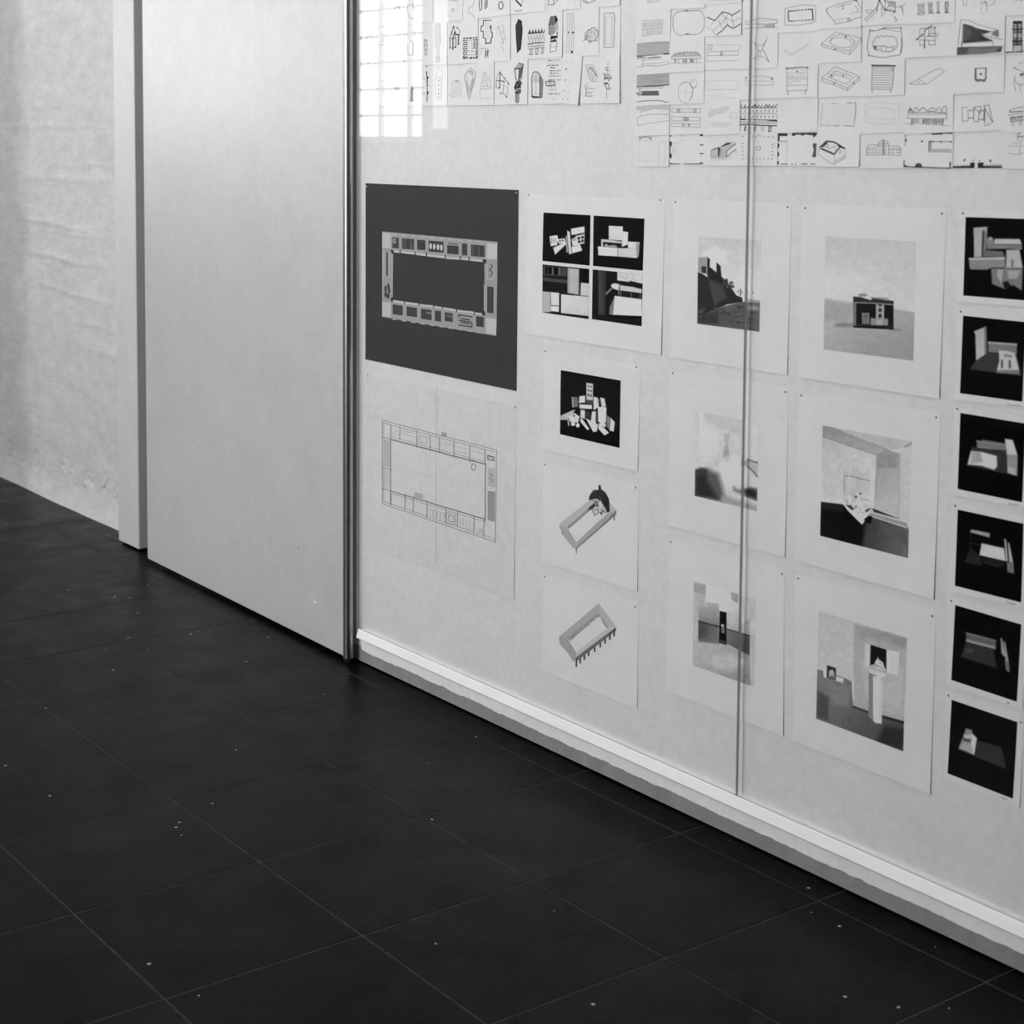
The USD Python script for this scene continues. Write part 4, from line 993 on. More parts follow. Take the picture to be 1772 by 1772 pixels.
bricks = []
for j, y in enumerate(range(985, 1460, 52)):
    sl = -0.06
    off = 0 if j % 2 else 18
    if j == 0:
        for a, b in ((1075, 1128), (1150, 1200), (1230, 1300), (1318, 1345), (1370, 1432)):
            bricks.append(f"A:l 58 2.2 {a},{y + (a - 1075) * sl:.0f} {b},{y + (b - 1075) * sl:.0f}")
        continue
    for a, b in ((1070 + off // 2, 1112 + off), (1128 + off, 1168)):
        bricks.append(f"A:l 62 1.9 {a},{y} {b},{y - 2}")
    if y < 1290:
        for a, b in ((1335, 1375 + off), (1392 + off, 1445)):
            bricks.append(f"A:l 58 2.0 {a},{y - 16} {b},{y - 19}")
    else:
        bricks.append(f"A:l 58 2.2 1405,{y - 16} 1445,{y - 18}")
for a, b in ((1078, 1140), (1165, 1205), (1240, 1310), (1330, 1372), (1390, 1440)):
    bricks.append(f"D:l 55 2.6 {a},{86 - (a - 1078) * .03:.0f} {b},{84 - (b - 1078) * .03:.0f}")

teeth = []
for j in range(6):
    for (x0, y0), (xa, ya), (x1, y1) in [((1110 + j * 79, 860 - j * 7), (1145 + j * 77, 738 - j * 6), (1176 + j * 76, 858 - j * 7))]:
        teeth.append(f"B:f 58 {x0},{y0} {xa},{ya} {x1},{y1}")

text = ["E:l 92 1.0 1612,150 1630,128 1640,158 1660,136 1676,152 1700,140 1728,150"]
for n_, (y, x0, x1, tn) in enumerate(((130, 135, 270, 140), (240, 0, 240, 84), (302, 40, 172, 84), (374, 40, 300, 92), (437, 40, 240, 96), (497, 40, 318, 104), (585, 20, 312, 130), (664, 20, 115, 90), (735, 25, 200, 140), (812, 40, 200, 150), (922, 45, 285, 112), (1032, 65, 210, 165))):
    text += scribble("F", x0, x1, y, 15, tn, 0.9, 40 + n_)
for n_, (y, x0, x1, tn) in enumerate(((272, 1580, 1770, 96), (330, 1670, 1770, 84), (408, 1660, 1770, 90), (470, 1670, 1770, 96), (540, 1620, 1770, 110), (640, 1620, 1720, 100), (725, 1610, 1730, 90), (815, 1620, 1720, 140), (890, 1630, 1750, 150), (1000, 1630, 1770, 110))):
    text += scribble("E", x0, x1, y, 13, tn, 0.9, 70 + n_)
text += ["E:l 74 1.3 1770,672 1552,680 1572,790 1770,775", "F:l 74 1.3 0,620 146,620 146,716 0,722", "F:l 165 .7 0,190 200,186"]

LEFT = {
    (0, 0): ("arched outline card cut by the picture's top edge, beside the door", "P", ["l 150 .9 750,0 695,30 680,100 675,150 692,250 740,262", "l 150 .9 710,244 860,246", "l 160 .8 870,240 860,210 960,190 980,250", "d 150 .8 830,95 800,100 830,320"]),
    (0, 1): ("faint card cut by the top edge, second from the left in its row", "P", ["l 160 .8 960,260 970,300 950,360", "l 170 .7 900,60 920,100"]),
    (0, 2): ("card with the lower end of a rounded tower, cut by the top edge", "P", ["l 92 1 1112,0 1108,100 1176,118 1172,0", "d 84 .8 1112,80 1140,60 1152,90 1125,30 1160,20", "l 84 1 1105,20 1180,20", "l 125 .9 1106,120 1106,230 1130,272 1168,262 1180,210 1174,110"]),
    (0, 3): ("card with the lower end of a plain bulb outline, cut by the top edge", "P", ["l 125 .9 1350,60 1295,90 1285,170 1300,215 1345,292 1382,280 1405,200 1392,120 1365,70 1375,0", "d 110 .8 1368,130 1378,60 1302,215"]),
    (0, 4): ("blank looking bright card in the top row under the window reflection", "P", ["l 185 .7 1530,60 1600,66"]),
    (0, 5): ("blank pale card between the window reflection and a small square sketch", "A", ["l 188 .7 330,100 520,108"]),
    (0, 6): ("card with one tiny square, top row of the left block", "A", ["c 130 .8 790,215 840,215 842,290 792,292", "l 165 .7 700,402 830,420", "l 155 .9 668,22 932,18", "l 110 1.2 840,12 880,14", "l 185 .7 690,60 690,430", "l 185 .7 925,40 920,330"]),
    (0, 7): ("card with a curling moulding profile, top row of the left block", "A", ["l 135 .9 1340,0 1336,80 1300,150 1255,170 1215,200 1200,270 1215,330 1255,358 1300,368 1330,400 1342,470", "l 165 .7 1300,170 1322,230 1290,300"]),
    (0, 8): ("card with two pointed blades side by side, top row", "A", ["l 72 1.3 1490,0 1500,285 1555,215 1545,0", "l 60 1.4 1640,0 1632,235 1680,170 1680,0"]),
    (0, 9): ("card with one small dark ring, top row of the left block", "B", ["e 74 1.5 418,140 54,100", "l 170 .7 140,210 145,240"]),
    (0, 10): ("card with one heavy slanting stroke above a written word, top row", "B", ["l 42 2.4 785,0 865,82 940,162", "l 130 .8 940,160 954,0", "l 92 .9 770,286 790,272 805,288 830,276 850,286 875,268 895,280 930,266 968,262"]),
    (0, 11): ("card with the foot of a slender frame, right of the slanting stroke card", "B", ["l 140 .9 1640,0 1605,130 1765,106", "l 150 .8 1750,0 1765,90", "l 160 .7 1580,190 1600,176"]),
    (0, 12): ("card with two thin lines meeting at a dot, top row", "C", ["l 140 .9 0,120 128,118 200,10", "d 74 1.0 128,98 204,4", "l 140 .8 110,0 128,90"]),
    (0, 13): ("nearly blank card, its left edge dark, top row of the left block", "C", ["l 182 .7 632,0 634,180"]),
    (0, 14): ("card with the curved foot of a bowl shape, top row", "C", ["l 90 1.1 812,0 818,34 930,76 1110,10", "l 95 .9 852,0 925,72"]),
    (0, 15): ("blank end card of the top row, left block's right edge", "C", ["l 190 .7 1300,60 1420,50"]),
    (1, 0): ("card with a tall faint arch under the window reflection, middle row", "P", ["l 120 1 658,612 670,572 712,550 752,570 770,625", "l 150 .8 678,580 676,850", "l 150 .8 702,625 698,1010", "e 130 .8 684,940 20,22"]),
    (1, 1): ("card with two low bars and a small spike, middle row at left", "P", ["l 140 .9 890,645 906,575 920,650", "l 150 1 700,690 930,690", "l 165 .8 770,690 772,740", "l 165 .8 890,690 890,750"]),
    (1, 2): ("card with a tall narrow house outline, middle row at left", "P", ["c 125 .9 1130,545 1092,662 1184,662", "l 130 .8 1095,665 1095,800 1112,850", "l 130 .8 1182,665 1172,850", "l 88 1.1 1145,780 1168,842"]),
    (1, 3): ("card with a thin mast and stay lines, middle row at left", "P", ["l 130 .8 1385,480 1410,580 1442,640 1440,690", "l 76 1.2 1360,640 1375,668 1374,842", "l 110 .9 1320,610 1372,655", "l 120 .9 1285,665 1300,840 1374,850", "l 140 .8 1380,485 1440,475"]),
    (1, 4): ("card with a tiny bottle shaped tower, middle row", "A", ["c 112 1 105,995 145,1050 148,1180 143,1280 140,1395 95,1402 88,1280 80,1180 78,1060", "l 110 .9 80,1160 148,1160", "l 96 1.1 85,1270 146,1270", "l 140 .8 85,1110 146,1110", "f 140 105,995 140,1050 88,1052"]),
    (1, 5): ("card with two tall pencils over a rounded handle, middle row", "A", ["f 188 372,640 405,605 435,640 480,610 492,1130 470,1200 375,1200", "l 110 1 370,640 405,600 435,645 480,600 492,1120 470,1195 372,1200", "l 125 .9 370,640 374,1200", "l 125 .9 440,645 448,1190", "l 150 .8 405,700 412,1180", "f 184 388,1218 488,1232 476,1350 470,1478 400,1478 390,1350", "D:f 186 400,0 472,0 472,108 490,150 462,198 410,200 386,152 400,110", "D:l 120 .9 398,0 400,110 386,150 410,200 460,200 490,150 474,105 472,0"]),
    (1, 6): ("card with a sharp gabled frame in heavy joints, middle row", "A", ["l 84 1.2 822,648 722,985 728,1232", "l 56 1.8 798,985 806,1285", "l 84 1.1 715,990 880,978 880,1212 805,1220", "l 64 1.7 862,800 800,985", "l 56 1.9 862,862 905,888 952,885 945,1145", "l 92 1 822,648 832,720 880,975", "d 58 1.4 770,820 825,700 860,835 912,712 945,1130 735,1222 870,1200 800,985", "l 105 .9 915,705 982,785 968,880", "l 105 .9 772,820 790,900"]),
    (1, 7): ("card with an arched window in dark brickwork, middle row", "A", [*bricks, "l 150 .9 1185,1310 1180,1070 1215,1015 1272,1030 1300,1090 1306,1305", "c 150 .9 1170,1312 1396,1310 1396,1402 1166,1404"]),
    (1, 8): ("card with a stepped cross plan above two scribbled legs, middle row", "A", ["l 62 1.4 1770,520 1580,520 1578,652 1520,672 1520,800 1576,800 1576,970 1636,982 1646,1112 1770,1098", "B:l 78 1.1 0,522 160,522", "B:l 62 1.5 135,655 148,715 155,822 182,842 180,962 155,972 150,1092 0,1112", "B:d 56 1.4 140,660 130,705", "A:l 172 .7 1640,530 1650,1000", "A:l 172 .7 1702,520 1702,1000", "A:l 118 1 1515,1242 1705,1240", "A:l 88 1.3 1646,1280 1640,1472", "A:l 88 1.3 1690,1280 1704,1456", "A:l 115 1.2 1712,1280 1668,1420", "A:l 150 .9 1530,1250 1535,1400", "B:l 92 1.2 30,1270 20,1480", "B:l 92 1.2 85,1270 75,1460", "E:l 92 1.2 20,0 14,80", "E:l 92 1.2 70,0 78,70"]),
    (1, 9): ("card with a faint leaning ladder like figure, middle row", "B", ["l 152 .8 330,702 455,632 500,872 552,1065", "l 140 .9 340,705 400,822 392,922", "l 145 .8 395,820 485,822", "l 135 .9 425,930 462,1000 466,1092", "l 150 .8 440,995 540,1000", "l 160 .8 410,1060 480,1325", "d 118 1.2 466,1092 340,705", "l 165 .7 320,740 310,890"]),
    (1, 10): ("card with one solid black shard, middle row of the left block", "B", ["f 56 850,484 930,530 956,740 946,900 915,1252 815,1368 785,1000 770,650", "f 104 838,650 872,760 852,920 820,760", "f 92 880,600 915,690 900,820", "f 116 815,1225 882,1180 908,1245 822,1345", "l 38 1.1 850,490 790,640 800,1000", "l 40 1 900,540 930,760 900,1180", "l 84 .9 860,860 840,1180", "l 42 .9 870,700 862,1100"]),
    (1, 11): ("card with a row of black spikes over crossed struts, middle row", "B", [*teeth, "f 46 1100,848 1530,810 1534,788 1540,815 1530,832 1100,874", "l 118 .9 1102,880 1140,1112 1190,870 1220,1105 1265,862 1296,1100 1332,850 1370,1090 1408,842 1440,1088 1490,830 1528,1075", "l 60 1.5 1098,1132 1250,1108 1536,1086", "l 140 .9 1105,1180 1530,1150", "l 128 .9 1108,1205 1530,1160", "l 105 1.1 1105,1262 1240,1235 1530,1216", "c 96 1 1170,1270 1212,1262 1216,1392 1158,1396", "c 96 1 1312,1242 1366,1240 1352,1388 1310,1386", "c 104 1 1472,1226 1510,1226 1502,1362 1458,1366", "d 70 1 1150,1390 1215,1395 1320,1385 1462,1362"]),
    (1, 12): ("card with a dark gabled turret on a can shaped base, middle row", "C", ["f 112 62,388 175,368 152,575 18,578", "f 40 154,402 176,358 228,462 168,562 148,500", "f 138 20,582 150,578 150,800 20,812", "f 165 152,578 228,482 240,702 150,792", "l 58 1.1 62,385 15,575 20,812 80,832", "l 70 1 18,580 150,575 225,470", "f 34 50,862 150,845 222,852 200,884 60,942", "f 34 50,962 198,932 202,960 130,992 50,982", "l 48 1.3 85,822 102,862", "l 46 1.5 212,752 215,902", "l 60 1 60,950 110,870 150,940 200,880", "c 98 1 58,992 208,985 190,1200 52,1232", "l 74 .9 80,400 60,560", "l 74 .9 110,395 95,565", "l 160 .8 70,1110 190,1100"]),
    (1, 13): ("card with two long thin bars and three dots, middle row", "C", ["c 150 .8 448,322 500,320 490,780 480,1250 420,1246 446,780", "c 142 .8 538,306 592,305 606,770 580,1252 535,1252 552,770", "d 58 1.5 470,762", "d 48 1.8 575,768", "f 58 532,1200 580,1200 580,1256 532,1256"]),
    (1, 14): ("card with a shaded crown like building, middle row", "C", ["f 186 880,930 940,742 1060,680 1150,720 1162,840 1110,940 1000,995", "f 160 880,930 935,760 960,900", "l 100 1.2 868,942 915,765 940,702 985,712 1040,652 1108,660 1130,706 1172,722 1182,832 1122,932 1152,972", "l 112 1.1 820,972 900,922 990,1004 1022,968 1140,962", "d 112 1 1012,765 1090,802 945,862 990,870 1060,656 960,712", "l 120 .9 860,760 852,900", "f 130 965,960 1015,950 1015,1005 985,1020"]),
    (1, 15): ("card with a tall double lined rectangle, last in the middle row", "C", ["c 112 1.1 1312,322 1352,312 1540,310 1552,360 1535,1112 1310,1122", "c 152 .8 1356,382 1490,375 1482,1032 1345,1048"]),
    (2, 0): ("card with two shallow vee lines, bottom row beside the glass edge", "P", ["l 130 .9 655,1212 712,1268 752,1222", "l 160 .8 655,1290 653,1485", "l 150 .8 658,1575 680,1615 715,1638 738,1622"]),
    (2, 1): ("card with one plain upright line, bottom row at left", "P", ["l 155 .8 835,1310 835,1622", "l 150 .8 830,1240 940,1245", "l 165 .8 840,1240 842,1260"]),
    (2, 2): ("card with a sketchy shaded obelisk, bottom row at left", "P", ["f 164 1090,1242 1176,1232 1166,1480 1102,1482", "l 98 1.1 1128,1158 1088,1242 1172,1240 1128,1158", "l 108 1 1082,1280 1108,1480 1110,1622 1152,1622 1162,1478", "l 108 1 1120,1262 1162,1424", "l 118 1 1158,1272 1122,1442", "d 92 1.1 1122,1232 1156,1424 1168,1240 1092,1245", "l 130 .9 1120,1540 1155,1530"]),
    (2, 3): ("card with a small dark obelisk, bottom row at left", "P", ["f 112 1348,1352 1376,1320 1390,1540 1335,1556", "l 76 1.1 1372,1318 1345,1382 1352,1545", "l 72 1.2 1388,1350 1348,1556", "l 76 1 1352,1440 1392,1545", "l 80 1 1330,1556 1395,1545"]),
    (2, 4): ("card with a spiky black vertical profile, bottom row", "D", ["l 64 1.6 122,430 142,640 140,800", "l 70 1.3 145,830 142,1192", "f 58 106,268 146,288 112,318", "f 58 105,420 152,428 128,455", "f 66 128,560 202,554 166,600 150,645", "f 58 138,792 186,778 150,822", "f 62 138,942 198,938 165,1012 140,1014", "l 168 1 0,322 52,312", "l 165 1 0,442 62,442", "l 168 1 0,575 95,568", "l 168 1 0,632 95,628", "l 172 1 0,832 72,822", "f 188 0,942 102,942 102,1020 0,1022"]),
    (2, 5): ("card with a folded slab and a dashed slot, bottom row", "D", ["l 168 .8 426,322 540,408 532,600 510,1182 392,1122 360,1020 360,500", "l 165 .8 368,560 500,602 496,1102", "l 168 .8 426,325 422,440 375,520", "f 84 432,635 454,640 454,692 435,686", "f 84 432,750 454,754 454,800 434,796", "f 84 430,860 454,862 454,916 430,912", "f 84 430,960 454,964 454,1020 430,1016", "f 84 430,1060 454,1064 454,1112 430,1108"]),
    (2, 6): ("card with a shaded tomb like arch and rubble, bottom row", "D", ["f 196 752,672 1035,682 1040,1078 742,1082", "f 206 832,720 940,720 952,920 822,930", "l 82 1.5 830,724 850,672 930,668 946,722 960,915", "f 78 852,672 932,664 946,716 836,718", "l 78 1.3 824,720 815,942", "f 70 800,962 832,930 882,884 912,960 985,906 988,950 920,1004 872,962 812,1004", "l 120 .9 700,1032 822,960", "l 118 .9 742,1072 815,1088 905,1052 980,1010", "l 150 .8 760,700 752,1000", "l 150 .8 1020,700 1015,860", "f 120 815,1050 900,1040 880,1078 820,1090"]),
    (2, 7): ("card with a long double lined kite, bottom row", "D", ["c 122 1 1258,328 1376,442 1372,590 1220,1155 1110,622 1116,490", "c 142 .8 1265,385 1326,472 1300,622 1235,882 1160,562 1162,500", "f 166 1302,622 1366,590 1252,1012 1236,884", "f 172 1112,622 1150,640 1232,880 1216,1100", "d 112 1.2 1270,495 1250,438", "l 130 .9 1260,420 1320,470 1262,505"]),
    (2, 8): ("card with thin triangular peaks over a box, bottom row", "D", ["l 152 .8 1518,872 1618,420 1702,682 1752,540", "l 140 .9 1602,652 1622,630 1702,792", "l 152 .9 1512,872 1640,872 1770,855", "l 165 .7 1515,872 1515,1122 1700,1100 1770,1112", "l 150 .9 1582,812 1755,802", "E:l 155 .8 0,420 80,682 130,550 158,862", "E:l 150 .9 0,640 72,782", "E:l 155 .8 0,872 165,850", "E:l 160 .8 0,1112 90,1098 165,1116", "l 160 .8 1590,660 1585,800"]),
    (2, 9): ("card with an open crossed frame, bottom row left of the club", "E", ["l 120 .9 368,420 286,640 285,842 378,852", "l 72 1.4 382,452 378,852", "l 82 1.4 290,662 400,660 492,682", "l 88 1.1 380,450 500,602 602,742", "l 122 .9 368,420 608,745", "l 122 .9 490,682 460,970 552,1072 592,860 560,782", "l 110 .9 400,982 455,970 552,1072", "d 74 1.3 500,602 482,682 602,742 366,842 405,985 550,1072 386,462"]),
    (2, 10): ("card with a dark carved club standing upright, bottom row", "E", ["f 134 760,350 882,345 922,602 870,652 800,650", "f 92 892,350 985,242 922,602 872,642", "f 156 760,350 860,208 985,240 902,345", "f 204 782,382 870,372 868,602 830,652 806,602", "f 54 800,682 902,640 962,722 920,782 932,832 745,862", "f 92 862,662 942,702 902,762", "f 120 790,790 830,720 850,800", "f 66 770,862 920,832 932,972 790,1012", "d 192 1.3 842,882 892,868 800,920", "d 180 1 875,930 812,905", "f 138 800,992 896,988 890,1182 842,1232 796,1190", "l 56 1.1 860,208 985,240 932,640", "l 56 1.2 760,350 900,346", "l 62 1.1 760,350 806,655", "l 60 1.1 886,350 872,640", "l 70 1 800,992 796,1190 842,1232 890,1182"]),
    (2, 11): ("card with a bullet shaped arched window, bottom row", "E", ["f 184 1215,562 1300,450 1378,500 1395,690 1215,702", "l 78 1.3 1202,1052 1190,562 1225,455 1300,425 1378,470 1412,542", "f 66 1392,500 1416,540 1418,1062 1390,1062", "f 128 1416,550 1460,622 1472,682 1462,1082 1420,1082", "l 66 1.3 1420,552 1470,642 1462,1085", "f 66 1178,1042 1452,1072 1452,1102 1240,1106 1180,1072", "l 150 .9 1302,442 1302,1012", "l 138 .9 1212,704 1402,668", "l 160 .8 1212,1005 1400,1000"]),
    (2, 12): ("card covered in handwriting with one boxed word, bottom row", "F", text),
    (2, 14): ("card with a trough above a folded chair, bottom row", "F", ["c 148 .9 875,240 1055,235 1192,552 1042,556 890,290", "l 118 1.1 900,292 935,440 988,580 1042,634", "f 152 932,290 1035,280 1150,500 1116,512 1022,340 968,345", "c 148 .9 975,346 1012,340 1122,506 1040,512", "f 128 1060,360 1150,505 1115,510", "l 128 1 1042,558 1040,634", "l 150 .8 1040,632 1190,630", "l 128 1.1 1105,572 1115,622", "l 135 .9 900,662 945,802 1096,800", "l 125 1 852,702 892,832 870,972 990,982 1060,962", "l 138 .9 890,892 1062,875", "l 138 .9 960,882 952,982", "l 148 .9 1002,880 1002,972", "l 130 .9 895,980 905,900 890,760"]),
    (2, 15): ("card with small dark scribbled furniture, last in the bottom row", "F", ["l 128 .9 1412,160 1406,312", "l 108 1.1 1335,305 1440,312", "l 116 1 1350,320 1382,372 1470,365", "l 96 1.3 1300,425 1332,462 1328,602", "f 165 1332,432 1450,432 1482,572 1340,580", "l 86 1.3 1335,548 1485,562", "d 84 1.3 1365,550 1432,602 1400,360 1345,555", "f 96 1314,658 1402,650 1412,690 1352,700", "l 88 1.3 1320,672 1390,812 1472,802", "l 96 1.2 1402,652 1462,802", "l 118 .9 1385,832 1380,1042", "l 112 1 1480,480 1490,570", "l 140 .9 1395,365 1400,420"]),
}
for (r, c), (label, frame, marks) in LEFT.items():
    sketch_card("left", r, c, label, frame, marks)
sketch_card("left", 2, 13, "crooked tilted card with scattered ticks, bottom row beside the handwriting", "F",
            ["d 100 1.3 430,330", "d 110 1 430,350", "d 150 .9 540,310 440,160 540,150", "l 118 1.2 418,565 408,632", "l 140 1.1 522,575 508,612", "l 118 1.2 390,825 388,868", "l 150 1.1 486,865 488,898", "d 148 1.2 370,1032 472,1045", "d 165 .8 545,1060"],
            [(975, 99), (1009.5, 97.6), (1003, 182.6), (971.2, 178.3)])

grassy = [f"l 172 .7 {x},{30 + abs(x - 1120) * .12:.0f} {x + (x - 1120) * .05:.0f},{-8 + abs(x - 1120) * .2:.0f}" for x in range(950, 1340, 16)]
boards5 = [f"l 112 .9 1050,{y} {1438 - (y - 1230) * .07:.0f},{y + 8}" for y in range(1232, 1600, 42)]
boards4 = ["I:l 145 .8 1050,1518 1492,1508", "I:l 150 .8 1052,1592 1478,1586", "I:l 152 .8 1050,1642 1180,1640", "I:l 152 .8 1260,1640 1450,1622", "I:l 150 .8 1052,1690 1220,1684", "I:l 150 .8 1052,1735 1490,1730",
           "K:l 148 .8 252,40 600,36", "K:l 150 .8 255,76 612,70", "K:l 146 .8 255,120 500,104", "K:l 160 .8 255,158 320,156", "K:l 142 .8 255,192 650,186", "K:l 128 .9 252,296 440,285 640,280"]
fringe = []
frng = np.random.default_rng(4)
for k_ in range(26):
    y = 990 + k_ * 6.4
    fringe.append(f"l 84 .9 {1086 + frng.uniform(-4, 4):.0f},{y:.0f} {1066 + frng.uniform(-6, 6):.0f},{y + frng.uniform(-8, 8):.0f}")
    fringe.append(f"l 84 .9 {1224 + frng.uniform(-4, 4):.0f},{y:.0f} {1240 + frng.uniform(-6, 4):.0f},{y + frng.uniform(-8, 8):.0f}")
for k_ in range(16):
    x = 1085 + k_ * 9
    fringe.append(f"l 88 .9 {x},{1152 + frng.uniform(-3, 3):.0f} {x + frng.uniform(-6, 6):.0f},{1176 + frng.uniform(-6, 14):.0f}")
lace = []
for y, n_ in ((662, 10), (772, 10), (880, 13)):
    for k_ in range(n_):
        x = 785 + k_ * 670 / (n_ - 1)
        if y == 880:
            lace += [f"l 110 .8 {x - 22:.0f},905 {x + 22:.0f},855", f"l 120 .8 {x - 22:.0f},858 {x + 22:.0f},905"]
        else:
            lace += [f"l 118 .9 {x:.0f},{y - 26} {x:.0f},{y + 28}", f"l 130 .8 {x - 18:.0f},{y + 20} {x + 16:.0f},{y - 20}"]
stakes = []
srng = np.random.default_rng(8)
for x in list(range(1045, 1160, 16)) + list(range(1240, 1610, 13)):
    stakes.append(f"l {srng.uniform(105, 165):.0f} .9 {x + srng.uniform(-8, 8):.0f},{582 + srng.uniform(-4, 10):.0f} {x + srng.uniform(-14, 8):.0f},{660 + srng.uniform(-10, 32):.0f}")
panes = []
for y in (1140, 1190):
    for x in (230, 275, 330, 385, 450, 548, 610, 655, 700, 760, 800):
        panes.append(f"f 135 {x - 13},{y - 16} {x + 13},{y - 14} {x + 12},{y + 16} {x - 13},{y + 14}")
        panes.append(f"f 178 {x - 6},{y - 8} {x + 6},{y - 8} {x + 6},{y + 8} {x - 6},{y + 8}")
for x in (455, 552):
    panes.append(f"c 135 .9 {x - 15},1048 {x + 15},1048 {x + 15},1084 {x - 15},1084")
stripe = [f"l {t} .8 {a}" for t, a in ((146, "110,1120 330,1110 600,1085"), (150, "240,1060 560,1040 860,1000"), (144, "380,1140 620,1095 860,1075"), (150, "150,1240 470,1215 860,1185"), (146, "220,1280 520,1262 700,1240"), (150, "110,1180 240,1165"), (152, "500,1160 860,1120"))]
stripe2 = [f"l {t} .9 {a}" for t, a in ((118, "80,122 330,108 655,102"), (130, "80,150 400,128 640,132"), (132, "80,210 330,205 655,186"), (134, "80,242 300,232 640,222"), (140, "110,180 520,160"), (124, "340,112 460,132 640,108"))]

